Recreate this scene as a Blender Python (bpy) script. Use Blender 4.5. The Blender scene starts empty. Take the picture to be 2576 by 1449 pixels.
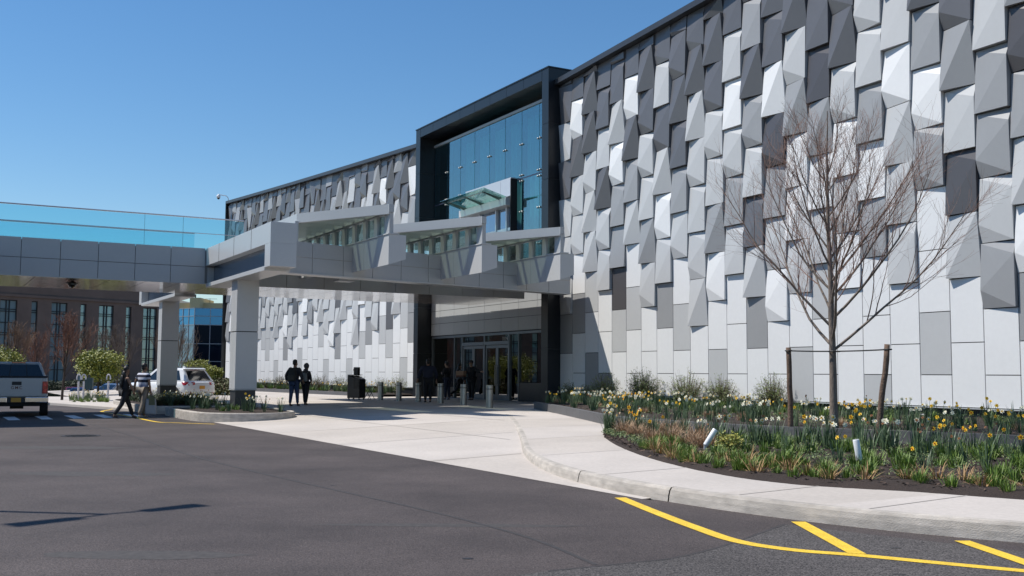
import bpy, bmesh, math, random
from math import sin, cos, pi, radians, sqrt, atan2
from mathutils import Vector, Matrix, noise
random.seed(11)
C = bpy.context.scene.collection
sc = bpy.context.scene
# ------------------------------------------------------------------ camera, sky, sun
F_, PT, RO, CH = 2640.78, .0812, .0062, 1.6          # focal (px of 2576), pitch, roll, eye height
_c, _s, _cr, _sr = cos(PT), sin(PT), cos(RO), sin(RO)
Xv, Uv, Fv = Vector((1,0,0)), Vector((0,-_s,_c)), Vector((0,_c,_s))
Rv, Pv = _cr*Xv + _sr*Uv, -_sr*Xv + _cr*Uv
cam = bpy.data.cameras.new('camera'); camo = bpy.data.objects.new('camera', cam); C.objects.link(camo)
m = Matrix((Rv, Pv, -Fv)).transposed().to_4x4(); m.translation = Vector((0,0,CH)); camo.matrix_world = m
cam.sensor_width = 36; cam.lens = 36*F_/2576; cam.clip_end = 3000; cam.clip_start = .1
sc.camera = camo
SUNV = Vector((-.649,.095,1.0)).normalized()
ELEV = math.asin(SUNV.z); AZ = atan2(SUNV.x, SUNV.y)
w = bpy.data.worlds.new('World'); sc.world = w; w.use_nodes = True
nt = w.node_tree; bg = nt.nodes['Background']; sk = nt.nodes.new('ShaderNodeTexSky')
sk.sky_type = 'NISHITA'; sk.sun_disc = False; sk.sun_elevation = ELEV; sk.sun_rotation = AZ
sk.air_density = 1.15; sk.dust_density = 0; sk.ozone_density = 5; sk.altitude = 50
hs = nt.nodes.new('ShaderNodeHueSaturation'); hs.inputs['Saturation'].default_value = 1.18
nt.links.new(sk.outputs[0], hs.inputs['Color']); nt.links.new(hs.outputs[0], bg.inputs[0]); bg.inputs[1].default_value = .102
sl = bpy.data.lights.new('sun', 'SUN'); sl.energy = 4.75; sl.angle = radians(.53); sl.color = (1,.95,.87)
so = bpy.data.objects.new('sun', sl); C.objects.link(so)
so.rotation_euler = SUNV.to_track_quat('Z','Y').to_euler(); so.location = (0,0,60)
sc.view_settings.view_transform = 'Standard'; sc.view_settings.look = 'None'
sc.view_settings.exposure = .22; sc.view_settings.gamma = 1
sc.cycles.max_bounces = 8; sc.cycles.transparent_max_bounces = 12; sc.cycles.caustics_reflective = False
# ------------------------------------------------------------------ geometry frame of the store
O2 = Vector((1.54,44.94)); D2 = Vector((-.489,.872)); N2 = Vector((-.872,-.489))
def W(a, b, z=0): q = O2 + a*D2 + b*N2; return Vector((q.x, q.y, z))
def AB(p): q = Vector((p[0],p[1])) - O2; return q.dot(D2), q.dot(N2)
def ray(px, py): return Fv + Rv*(px-1288)/F_ - Pv*(py-724.5)/F_
def U(px, py, z=None, Y=None):
    r = ray(px, py); k = (z-CH)/r.z if z is not None else Y/r.y
    return r*k + Vector((0,0,CH))
def sz(b): return .17 + .08*(15-b)/6 if b > 9 else .25 + .05*(9-b)/8      # pavement surface
def pz(b): return .25*(15.2-b)/6.2 if b > 9 else sz(b)                    # forecourt surface
def G(px, py, f=sz):
    z = .2
    for _ in range(12): p = U(px, py, z); z = f(min(max(AB(p)[1],-2), 15.2))
    return U(px, py, z)
# ------------------------------------------------------------------ materials
def nd(nt, t, **k):
    n = nt.nodes.new(t)
    for a, v in k.items(): setattr(n, a, v)
    return n
_M = {}
def mat(name, col, rough=.6, metal=0, var=0, scale=8, bump=0, bscale=60, spec=.5, coat=0, stretch=None, var2=0, scale2=1.2):
    if name in _M: return _M[name]
    m = bpy.data.materials.new(name); m.use_nodes = True; nt = m.node_tree; b = nt.nodes['Principled BSDF']
    b.inputs['Base Color'].default_value = (*col,1); b.inputs['Roughness'].default_value = rough
    b.inputs['Metallic'].default_value = metal; b.inputs['Specular IOR Level'].default_value = spec
    b.inputs['Coat Weight'].default_value = coat
    L = nt.links
    tc = nd(nt,'ShaderNodeTexCoord'); mp = nd(nt,'ShaderNodeMapping'); L.new(tc.outputs['Object'], mp.inputs[0])
    if stretch: mp.inputs['Scale'].default_value = stretch
    if var or var2:
        n1 = nd(nt,'ShaderNodeTexNoise'); n1.inputs['Scale'].default_value = scale; n1.inputs['Detail'].default_value = 6; L.new(mp.outputs[0], n1.inputs[0])
        n2 = nd(nt,'ShaderNodeTexNoise'); n2.inputs['Scale'].default_value = scale2; n2.inputs['Detail'].default_value = 3; L.new(mp.outputs[0], n2.inputs[0])
        m1 = nd(nt,'ShaderNodeMapRange'); m1.inputs[1].default_value=.25; m1.inputs[2].default_value=.75; m1.inputs[3].default_value = 1-var; m1.inputs[4].default_value = 1+var; L.new(n1.outputs[0], m1.inputs[0])
        m2 = nd(nt,'ShaderNodeMapRange'); m2.inputs[1].default_value=.25; m2.inputs[2].default_value=.75; m2.inputs[3].default_value = 1-var2; m2.inputs[4].default_value = 1+var2; L.new(n2.outputs[0], m2.inputs[0])
        mm = nd(nt,'ShaderNodeMath', operation='MULTIPLY'); L.new(m1.outputs[0], mm.inputs[0]); L.new(m2.outputs[0], mm.inputs[1])
        vs = nd(nt,'ShaderNodeVectorMath', operation='SCALE'); vs.inputs[0].default_value = col; L.new(mm.outputs[0], vs.inputs['Scale'])
        L.new(vs.outputs[0], b.inputs['Base Color'])
    if bump:
        n3 = nd(nt,'ShaderNodeTexNoise'); n3.inputs['Scale'].default_value = bscale; n3.inputs['Detail'].default_value = 4; L.new(mp.outputs[0], n3.inputs[0])
        bp = nd(nt,'ShaderNodeBump'); bp.inputs['Strength'].default_value = bump; bp.inputs['Distance'].default_value = .02
        L.new(n3.outputs[0], bp.inputs['Height']); L.new(bp.outputs[0], b.inputs['Normal'])
    _M[name] = m; return m
def glassy(name, tint, refl=.12, rough=.0, dark=None, gc=None):
    """sheet glass: tinted see-through plus a mirror share that grows at grazing angles"""
    if name in _M: return _M[name]
    m = bpy.data.materials.new(name); m.use_nodes = True; nt = m.node_tree; L = nt.links
    for n in list(nt.nodes): nt.nodes.remove(n)
    out = nd(nt,'ShaderNodeOutputMaterial'); gl = nd(nt,'ShaderNodeBsdfGlossy'); gl.inputs['Roughness'].default_value = rough
    if dark: bs = nd(nt,'ShaderNodeBsdfDiffuse'); bs.inputs[0].default_value = (*dark,1)  # opaque base colour, used where reflections are painted in
    else: bs = nd(nt,'ShaderNodeBsdfTransparent'); bs.inputs[0].default_value = (*tint,1)
    gl.inputs[0].default_value = (*(gc or [min(1,.6+.4*t) for t in tint]),1)
    lw = nd(nt,'ShaderNodeLayerWeight'); lw.inputs[0].default_value = .35
    mr = nd(nt,'ShaderNodeMapRange'); mr.inputs[3].default_value = refl; mr.inputs[4].default_value = min(1,refl+.55); L.new(lw.outputs['Facing'], mr.inputs[0])
    mx = nd(nt,'ShaderNodeMixShader'); L.new(mr.outputs[0], mx.inputs[0]); L.new(bs.outputs[0], mx.inputs[1]); L.new(gl.outputs[0], mx.inputs[2])
    L.new(mx.outputs[0], out.inputs[0]); _M[name] = m; return m
def frit(name, col, k=.4):
    """translucent roof glazing: part diffuse print, part see-through"""
    m = bpy.data.materials.new(name); m.use_nodes = True; nt = m.node_tree; L = nt.links
    b = nt.nodes['Principled BSDF']; b.inputs['Base Color'].default_value = (*col,1); b.inputs['Roughness'].default_value = .3
    t = nd(nt,'ShaderNodeBsdfTransparent'); t.inputs[0].default_value = (.80,.88,.79,1)
    mx = nd(nt,'ShaderNodeMixShader'); mx.inputs[0].default_value = k; L.new(b.outputs[0], mx.inputs[1]); L.new(t.outputs[0], mx.inputs[2])
    L.new(mx.outputs[0], nt.nodes['Material Output'].inputs[0]); return m
# ------------------------------------------------------------------ mesh builder
class MB:
    def __init__(s): s.v=[]; s.f=[]; s.m=[]
    def face(s, pts, mi=0):
        n=len(s.v); s.v += [Vector(p) for p in pts]; s.f.append(tuple(range(n,n+len(pts)))); s.m.append(mi); return s
    def hexa(s, b4, t4, mi=0):
        n=len(s.v); s.v += [Vector(p) for p in b4]+[Vector(p) for p in t4]
        for f in ((3,2,1,0),(4,5,6,7),(0,1,5,4),(1,2,6,5),(2,3,7,6),(3,0,4,7)):
            s.f.append(tuple(n+i for i in f)); s.m.append(mi)
        return s
    def box(s, x0,x1,y0,y1,z0,z1, mi=0, tr=None):
        tr = tr or (lambda x,y,z: Vector((x,y,z)))
        q=[(x0,y0),(x1,y0),(x1,y1),(x0,y1)]
        return s.hexa([tr(x,y,z0) for x,y in q],[tr(x,y,z1) for x,y in q],mi)
    def bab(s, a0,a1,b0,b1,z0,z1, mi=0): return s.box(min(a0,a1),max(a0,a1),min(b0,b1),max(b0,b1),z0,z1,mi,W)
    def prism(s, pts, z0, z1, mi=0, top=None):
        """pts: list of (x,y) ccw; z0/z1 numbers or functions"""
        n=len(s.v); k=len(pts); g=lambda z,p: z(*p) if callable(z) else z
        s.v += [Vector((p[0],p[1],g(z0,p))) for p in pts]+[Vector((p[0],p[1],g(z1,p))) for p in pts]
        s.f.append(tuple(n+i for i in reversed(range(k)))); s.m.append(mi)
        s.f.append(tuple(n+k+i for i in range(k))); s.m.append(mi if top is None else top)
        for i in range(k):
            j=(i+1)%k; s.f.append((n+i,n+j,n+k+j,n+k+i)); s.m.append(mi)
        return s
    def tube(s, pts, r, seg=6, mi=0, cap=True):
        pts=[Vector(p) for p in pts]; rs = r if isinstance(r,(list,tuple)) else [r]*len(pts)
        n=len(s.v); up=None
        for i,p in enumerate(pts):
            t=(pts[min(i+1,len(pts)-1)]-pts[max(i-1,0)])
            if t.length<1e-9: t=Vector((0,0,1))
            t.normalize()
            if up is None: up = t.orthogonal().normalized()
            up = (up - t*up.dot(t)); up = up.normalized() if up.length>1e-6 else t.orthogonal().normalized()
            sd=t.cross(up)
            for k in range(seg):
                an=2*pi*k/seg; s.v.append(p+(up*cos(an)+sd*sin(an))*rs[i])
        for i in range(len(pts)-1):
            for k in range(seg):
                k2=(k+1)%seg; s.f.append((n+i*seg+k,n+i*seg+k2,n+(i+1)*seg+k2,n+(i+1)*seg+k)); s.m.append(mi)
        if cap:
            s.f.append(tuple(n+k for k in reversed(range(seg)))); s.m.append(mi)
            e=n+(len(pts)-1)*seg; s.f.append(tuple(e+k for k in range(seg))); s.m.append(mi)
        return s
    def lathe(s, prof, seg=16, mi=0, M=None):
        """prof: (r,z) from bottom to top"""
        n=len(s.v); M=M or Matrix()
        for r,z in prof:
            for k in range(seg): an=2*pi*k/seg; s.v.append(M@Vector((r*cos(an),r*sin(an),z)))
        for i in range(len(prof)-1):
            for k in range(seg):
                k2=(k+1)%seg; s.f.append((n+i*seg+k,n+i*seg+k2,n+(i+1)*seg+k2,n+(i+1)*seg+k)); s.m.append(mi)
        s.f.append(tuple(n+k for k in reversed(range(seg)))); s.m.append(mi)
        e=n+(len(prof)-1)*seg; s.f.append(tuple(e+k for k in range(seg))); s.m.append(mi)
        return s
    def build(s, name, mats, parent=None, smooth=False, bevel=0, loc=None, weld=False):
        me=bpy.data.meshes.new(name); off=Vector((0,0,0))
        if parent is not None:
            if '_off' in parent: off=Vector(parent['_off'])
        elif loc is not None: off=Vector(loc)
        me.from_pydata([tuple(v-off) for v in s.v],[],s.f)
        mats = mats if isinstance(mats,(list,tuple)) else [mats]
        for q in mats: me.materials.append(q)
        me.polygons.foreach_set('material_index', s.m)
        if weld or smooth:
            bm=bmesh.new(); bm.from_mesh(me); bmesh.ops.remove_doubles(bm,verts=bm.verts,dist=1e-4)
            bmesh.ops.recalc_face_normals(bm,faces=bm.faces); bm.to_mesh(me); bm.free()
        if smooth: me.polygons.foreach_set('use_smooth',[True]*len(me.polygons))
        me.update()
        o=bpy.data.objects.new(name,me); C.objects.link(o)
        if parent is not None:
            o.parent=parent
            if '_off' in parent: o['_off']=tuple(off)
        elif loc is not None: o.location=off; o['_off']=tuple(off)
        if bevel:
            b=o.modifiers.new('bevel','BEVEL'); b.width=bevel; b.segments=2; b.limit_method='ANGLE'; b.angle_limit=radians(35)
        return o
def tag(o, label, cat, group=None, kind=None):
    if label: o['label']=label
    if cat: o['category']=cat
    if group: o['group']=group
    if kind: o['kind']=kind
    return o
def thing(name, label, cat, loc=(0,0,0), rz=0, group=None, world=False):
    o=bpy.data.objects.new(name,None); C.objects.link(o); o.location=loc; o.rotation_euler=(0,0,rz); o.empty_display_size=.2
    if world: o['_off']=tuple(loc)
    return tag(o,label,cat,group)
def struct(o): o['kind']='structure'; return o
def dup(root, loc, rz=0, label=None, scale=1, group=None):
    r=root.copy(); C.objects.link(r); r.location=loc; r.rotation_euler=(0,0,rz); r.scale=(scale,)*3
    if label: r['label']=label
    if group: r['group']=group
    for ch in list(root.children):
        c=ch.copy(); C.objects.link(c); c.parent=r
        for g in ch.children: g2=g.copy(); C.objects.link(g2); g2.parent=c
    return r
# ------------------------------------------------------------------ palette
WHITE=mat('panel_white',(.735,.74,.74),.38,var=.02,scale2=.6,var2=.02)
LIGHT=mat('panel_light',(.485,.492,.495),.38,var=.02,scale2=.6,var2=.03)
MID=mat('panel_mid',(.30,.305,.312),.38,var=.02,var2=.03)
DARK=mat('panel_dark',(.118,.118,.126),.36,var=.03,var2=.03)
DARKER=mat('panel_darkest',(.078,.074,.078),.36,var=.03,var2=.03)
BACK=mat('joint_black',(.012,.013,.016),.8)
BLACKP=mat('black_cladding',(.009,.011,.015),.34,var=.1,var2=.1)
CAPM=mat('parapet_metal',(.05,.055,.065),.4,metal=.3)
CONC=mat('concrete_pale',(.47,.428,.392),.85,var=.08,scale=18,var2=.10,scale2=.45,bump=.15,bscale=90)
CONCB=mat('concrete_pale_b',(.445,.402,.362),.85,var=.09,scale=15,var2=.11,scale2=.4,bump=.15,bscale=90)
CONC2=mat('concrete_kerb',(.44,.41,.37),.85,var=.10,scale=9,var2=.12,scale2=1.5,bump=.25,bscale=60)
GRANITE=mat('granite_dark',(.10,.10,.105),.6,var=.15,scale=90,var2=.12)
MULCH=mat('mulch',(.030,.019,.014),.95,var=.5,scale=45,var2=.25,bump=1.0,bscale=45)
ACM=mat('canopy_panel',(.42,.435,.445),.35,metal=.0,var=.015,var2=.02)
ACM2=mat('canopy_panel_side',(.49,.50,.505),.33,metal=.0,var=.015)
SOFF=mat('soffit_gloss',(.66,.61,.58),.10,metal=.45,var=.03,var2=.06)
STEEL=mat('stainless',(.36,.36,.35),.34,metal=1,var=.05,stretch=(1,1,8))
YEL=mat('yellow_paint',(.74,.49,.035),.6,var=.30,scale=60,var2=.15,scale2=4)
WPAINT=mat('white_paint',(.75,.77,.78),.6,var=.1,scale=20)
# ------------------------------------------------------------------ ground
def asphalt():
    m=bpy.data.materials.new('asphalt'); m.use_nodes=True; nt=m.node_tree; L=nt.links; b=nt.nodes['Principled BSDF']
    b.inputs['Roughness'].default_value=.78; b.inputs['Specular IOR Level'].default_value=.35
    tc=nd(nt,'ShaderNodeTexCoord')
    big=nd(nt,'ShaderNodeTexNoise'); big.inputs['Scale'].default_value=.42; big.inputs['Detail'].default_value=5; big.inputs['Roughness'].default_value=.6; L.new(tc.outputs['Object'],big.inputs[0])
    fine=nd(nt,'ShaderNodeTexNoise'); fine.inputs['Scale'].default_value=75; fine.inputs['Detail'].default_value=3; L.new(tc.outputs['Object'],fine.inputs[0])
    r1=nd(nt,'ShaderNodeValToRGB'); r1.color_ramp.elements[0].position=.3; r1.color_ramp.elements[0].color=(.042,.034,.033,1)
    r1.color_ramp.elements[1].position=.68; r1.color_ramp.elements[1].color=(.080,.065,.062,1); L.new(big.outputs[0],r1.inputs[0])
    r2=nd(nt,'ShaderNodeMapRange'); r2.inputs[1].default_value=.35; r2.inputs[2].default_value=.7; r2.inputs[3].default_value=.45; r2.inputs[4].default_value=1.7; L.new(fine.outputs[0],r2.inputs[0])
    vs=nd(nt,'ShaderNodeVectorMath',operation='SCALE'); L.new(r1.outputs[0],vs.inputs[0]); L.new(r2.outputs[0],vs.inputs['Scale'])
    # pale stone chips in the surface
    vo=nd(nt,'ShaderNodeTexVoronoi'); vo.inputs['Scale'].default_value=26; L.new(tc.outputs['Object'],vo.inputs[0])
    lt=nd(nt,'ShaderNodeMath',operation='LESS_THAN'); lt.inputs[1].default_value=.09; L.new(vo.outputs['Distance'],lt.inputs[0])
    sp=nd(nt,'ShaderNodeSeparateColor'); L.new(vo.outputs['Color'],sp.inputs[0])
    gt=nd(nt,'ShaderNodeMath',operation='GREATER_THAN'); gt.inputs[1].default_value=.86; L.new(sp.outputs[0],gt.inputs[0])
    mu=nd(nt,'ShaderNodeMath',operation='MULTIPLY'); L.new(lt.outputs[0],mu.inputs[0]); L.new(gt.outputs[0],mu.inputs[1])
    mx=nd(nt,'ShaderNodeMix',data_type='RGBA'); L.new(mu.outputs[0],mx.inputs[0]); L.new(vs.outputs[0],mx.inputs[6]); mx.inputs[7].default_value=(.3,.28,.26,1)
    L.new(mx.outputs[2],b.inputs['Base Color'])
    bp=nd(nt,'ShaderNodeBump'); bp.inputs['Strength'].default_value=.5; bp.inputs['Distance'].default_value=.01; L.new(fine.outputs[0],bp.inputs['Height']); L.new(bp.outputs[0],b.inputs['Normal'])
    return m
ASPH=asphalt()
g=MB(); g.face([(-900,-500,-1.1),(900,-500,-1.1),(900,1500,-1.1),(-900,1500,-1.1)]); struct(g.build('ground',mat('ground_far',(.07,.07,.065),.9,var=.2,scale=.2)))
g=MB(); g.face([W(-90,15.15,.004),W(14.5,15.15,.004),W(14.5,80,.004),W(-90,80,.004)]); g.face([W(-90,15.15,.004),W(-90,2,.004),W(-27.5,2,.004),W(-27.5,15.15,.004)])
struct(g.build('road',ASPH))
CURB=[(-60,2),(-40,9.5),(-36,11.6),(-33.5,13.1),(-31.9,14.05),(-31,14.5),(-29.7,14.88),(-27.7,15.1),(-26.3,15.06),(-24.15,14.66),(-21.6,13.62),(-18.5,11.9),(-13.6,9.3),(-8.3,6.6)]
def cb(a):
    for (a0,b0),(a1,b1) in zip(CURB,CURB[1:]):
        if a<=a1: return b0+(b1-b0)*(a-a0)/(a1-a0)
    return CURB[-1][1]
def smooth_cb(a): return sum(cb(a+o) for o in (-1,-.5,0,.5,1))/5
# forecourt slabs
g=MB(); aa=[-27.4+.6*i for i in range(130)]
for a0,a1 in zip(aa,aa[1:]):
    lo0=smooth_cb(a0)-.05 if a0<-8.3 else -1.2; lo1=smooth_cb(a1)-.05 if a1<-8.3 else -1.2
    if a0<-8.3<=a1: lo1=6.4
    if a0>=-8.3 and a0<-7.7: pass
    cuts=[15.2,13,11,9,6.5,3,0,-1.2]
    p0,p1=15.2,15.2
    for c in cuts[1:]:
        q0,q1=max(c,lo0),max(c,lo1)
        if (p0-q0)>1e-4 or (p1-q1)>1e-4:
            g.face([W(a0,p0,pz(p0)+.008),W(a0,q0,pz(q0)+.008),W(a1,q1,pz(q1)+.008),W(a1,p1,pz(p1)+.008)],int((a0+40)//4.8)%2)
        p0,p1=q0,q1
struct(g.build('forecourt',[CONC,CONCB]))
# score joints of the forecourt
g=MB(); JM=mat('joint_line',(.38,.35,.32),.9)
for b in (11.9,8.7,5.4,2.2):
    for a0 in [-26+2*i for i in range(33)]:
        if b>smooth_cb(a0)+.1 or a0>-8: g.face([W(a0,b+.018,pz(b)+.012),W(a0,b-.018,pz(b)+.012),W(a0+2,b-.018,pz(b)+.012),W(a0+2,b+.018,pz(b)+.012)])
for a in [-21,-16.2,-11.4,-6.6,-1.8,3,7.8,12.6,17.4]:
    lo=smooth_cb(a)+.05 if a<-8.3 else 0; ys=[b for b in (15.2,12,9,6,3,0) if b>lo]+[lo]
    for b0,b1 in zip(ys,ys[1:]): g.face([W(a-.018,b0,pz(b0)+.013),W(a-.018,b1,pz(b1)+.013),W(a+.018,b1,pz(b1)+.013),W(a+.018,b0,pz(b0)+.013)])
struct(g.build('forecourt_joint',JM))
# raised pavement on the right
PJ=[-35.6,-33.9,-32.2,-30.45,-28.8,-26,-22.8,-19.2,-15.6,-12]
g=MB(); aa=[-60+.5*i for i in range(104)]+[-8.3]
for a0,a1 in zip(aa,aa[1:]):
    h0,h1=smooth_cb(a0)-.14,smooth_cb(a1)-.14; rows=[0,.1,.25,.45,.7,1]
    for r0,r1 in zip(rows,rows[1:]):
        f=lambda a,h,r:(lambda b: W(a,b,sz(b)+.012))(h+( -1.2-h)*r)
        g.face([f(a0,h0,r0),f(a0,h0,r1),f(a1,h1,r1),f(a1,h1,r0)],(0,1,1,0,1,0,0,1,0,1,0)[sum(a0>j for j in PJ)])
struct(g.build('pavement',[CONC,CONCB]))
g=MB()
for a in [-35.6,-33.9,-32.2,-30.45,-28.8,-26,-22.8,-19.2,-15.6,-12]:     # joints across the pavement
    h=smooth_cb(a)-.16; 
    for r in range(6):
        b0,b1=h-r*1.1,h-(r+1)*1.1; sk_=.12
        g.face([W(a-.012+sk_*r,b0,sz(b0)+.016),W(a-.012+sk_*(r+1),b1,sz(b1)+.016),W(a+.012+sk_*(r+1),b1,sz(b1)+.016),W(a+.012+sk_*r,b0,sz(b0)+.016)])
struct(g.build('pavement_joint',JM))
# kerb swept along the edge, in cast lengths
def kerb_mat():
    m=mat('kerb_cast',(.40,.365,.325),.85,var=.22,scale=5,var2=.22,scale2=.9,bump=.4,bscale=50,stretch=(1,1,3)); return m
KM=kerb_mat(); g=MB()
KJ=[-60,-55.7,-48.7,-41.7,-34.75,-27.75,-25.4,-18.5,-13,-8.5]
for a,a_n in zip(KJ,KJ[1:]):
    L_=a_n-a; n=max(6,int(L_/.4)); xs=[a+.012+(L_-.024)*i/n for i in range(n+1)]
    prof=[(0,-.03),(.012,.45),(.03,.8),(.055,.97),(.09,1),(.155,1)]
    for x0,x1 in zip(xs,xs[1:]):
        b0,b1=smooth_cb(x0),smooth_cb(x1)
        ring=[]
        for x,b in ((x0,b0),(x1,b1)):
            zt=sz(b)+.014; zb=pz(min(b,15.2)) if x>-27.6 else .004
            ring.append([W(x,b-o,zb+(zt-zb)*k) for o,k in prof])
        for i in range(len(prof)-1): g.face([ring[0][i],ring[0][i+1],ring[1][i+1],ring[1][i]])
        g.face([ring[0][-1],W(x0,b0-.155,-.02),W(x1,b1-.155,-.02),ring[1][-1]])
struct(g.build('kerb',KM,weld=True))
# painted lines on the road
def stripe(pts, wd, z=.010, name='yellow_line', m=YEL):
    g=MB(); pts=[Vector((p[0],p[1])) for p in pts]; L1=[];R1=[]
    for i,p in enumerate(pts):
        t=(pts[min(i+1,len(pts)-1)]-pts[max(i-1,0)]).normalized(); n=Vector((-t.y,t.x))
        L1.append(p+n*wd/2); R1.append(p-n*wd/2)
    for i in range(len(pts)-1): g.face([(*R1[i],z),(*R1[i+1],z),(*L1[i+1],z),(*L1[i],z)])
    return struct(g.build(name,m))
def spl(pts,n=6):
    pts=[Vector((p[0],p[1])) for p in pts]; q=[pts[0]*2-pts[1]]+pts+[pts[-1]*2-pts[-2]]; out=[]
    for i in range(1,len(q)-2):
        for k in range(n):
            t=k/n; out.append(.5*((2*q[i])+(q[i+1]-q[i-1])*t+(2*q[i-1]-5*q[i]+4*q[i+1]-q[i+2])*t*t+(3*q[i]-q[i-1]-3*q[i+1]+q[i+2])*t**3))
    return out+[pts[-1]]
road=lambda px,py:U(px,py,.008)
stripe(spl([road(*p) for p in [(1560,1252),(1640,1285),(1750,1327),(1857,1362),(2000,1384),(2150,1396),(2360,1416),(2576,1436),(2900,1462)]]),.155)
stripe([road(2008,1313),road(2158,1394)],.155,.012); stripe([road(2420,1361),road(2640,1436)],.155,.012)
stripe(spl([road(*p) for p in [(345,1033.5),(297,1029.8),(266,1032.6),(257,1036),(285,1040.8),(331,1048.4),(392,1061),(443,1063.6),(540,1067)]]),.13)
g=MB()
for q in [[(20,1265),(130,1262),(185,1293),(75,1295)],[(305,1258),(410,1256),(475,1287),(370,1288)],[(568,1253),(660,1250),(758,1278),(655,1280)],[(830,1246),(920,1244),(1010,1270),(925,1273)],[(1090,1240),(1190,1240),(1270,1262),(1180,1264)],[(-230,1272),(-130,1269),(-95,1300),(-200,1302)]]:
    g.face([road((x/2.229)/1.59,(1100+y/2.229)/1.59) for x,y in reversed(q)])
struct(g.build('crosswalk',WPAINT))
def old_asphalt():
    m=ASPH.copy(); m.name='asphalt_coarse'
    for n in m.node_tree.nodes:
        if n.type=='VALTORGB': n.color_ramp.elements[0].color=(.056,.050,.048,1); n.color_ramp.elements[1].color=(.086,.078,.075,1)
        if n.type=='MAP_RANGE': n.inputs[3].default_value=.15; n.inputs[4].default_value=2.1
        if n.type=='TEX_VORONOI': n.inputs['Scale'].default_value=42
    return m
g=MB(); e_=spl([road(*p) for p in [(1200,1460),(1380,1436),(1560,1418),(1700,1402),(1815,1374),(1900,1345),(1975,1318)]]); e_=[Vector((p[0],p[1])) for p in e_]
e_+=[Vector(road(*p)[:2]) for p in [(2260,1352),(2700,1400),(3400,1440)]]
for p,q in zip(e_,e_[1:]):
    if q.x>p.x: g.face([(p.x,p.y,.006),(p.x-1,-14,.006),(q.x-1,-14,.006),(q.x,q.y,.006)])
struct(g.build('road_patch',old_asphalt()))
SEAM=mat('asphalt_seam',(.038,.033,.032),.7,var=.3,scale=12)
stripe(spl([road(*p) for p in [(225,1066),(330,1096),(480,1145),(640,1186),(860,1236),(1100,1290),(1330,1352),(1500,1420)]]),.05,.0065,'road_seam',SEAM)
stripe(spl([road(*p) for p in [(1380,1436),(1560,1418),(1700,1402),(1815,1374),(1900,1345),(1975,1318)]]),.035,.0075,'road_seam',SEAM)
for cx,cy,rx,ry,sd in ((-3.2,9.3,.9,.22,1),(-6.5,16.5,1.3,.35,2),(.2,20.3,.9,.2,3),(-9.5,22,1.6,.4,4),(-.6,11.2,1.4,.12,5)):
    g=MB(); n=26; g.face([(cx+rx*cos(2*pi*k/n)*(1+.3*noise.noise(Vector((k*.7,sd,0)))),cy+ry*sin(2*pi*k/n)*(1+.3*noise.noise(Vector((k*.5,sd,5)))),.0055) for k in range(n)]); struct(g.build('road_stain',mat('asphalt_stain',(.05,.044,.042),.8,var=.35,scale=14)))
rs=random.Random(9)
for i in range(9):
    cx,cy,r=rs.uniform(-9,5),rs.uniform(8.5,26),rs.uniform(.02,.05)
    a_,b_=AB((cx,cy))
    if b_<15.6 and a_>-28: continue
    g=MB(); g.face([(cx+r*1.6*cos(2*pi*k/12)*(1+.4*noise.noise(Vector((k,i,0)))),cy+r*sin(2*pi*k/12)*(1+.4*noise.noise(Vector((k,i,4)))),.0078) for k in range(12)]); struct(g.build('oil_spot',mat('oil_dark',(.030,.027,.027),.5,var=.3,scale=20)))
# manhole
mh=G(203,1097,lambda b:0); g=MB(); g.lathe([(.46,.004),(.46,.011)],28,0,Matrix.Translation((mh.x,mh.y,0))); 
for i in range(-4,5):
    for j in range(-4,5):
        if i*i+j*j<17: g.box(mh.x+i*.09-.025,mh.x+i*.09+.025,mh.y+j*.09-.025,mh.y+j*.09+.025,.0112,.016)
tag(g.build('manhole_cover',mat('cast_iron',(.03,.028,.028),.6,metal=.4,var=.2)),'round dark iron manhole cover set in the asphalt road','manhole cover')
# pavement and verge on the far side of the road
g=MB(); pts=[G(110,1012,lambda b:0),G(255,1023,lambda b:0),G(375,1033,lambda b:0)]
far=[Vector((-60,50)),Vector((-21.5,49.2)),Vector((-17.4,44.6)),Vector((-15.2,42)),Vector((-13.5,43)),Vector((-19,56)),Vector((-24,60)),Vector((-60,60))]
g.prism([(p.x,p.y) for p in far],-1.2,.13); struct(g.build('far_pavement',CONC,bevel=.03))
g=MB(); g.face([(-90,59,-1.09),(-10,59,-1.09),(-20,118,-1.09),(-140,118,-1.09)]); struct(g.build('car_park',mat('car_park_concrete',(.36,.33,.33),.9,var=.08,scale=2)))
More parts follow.
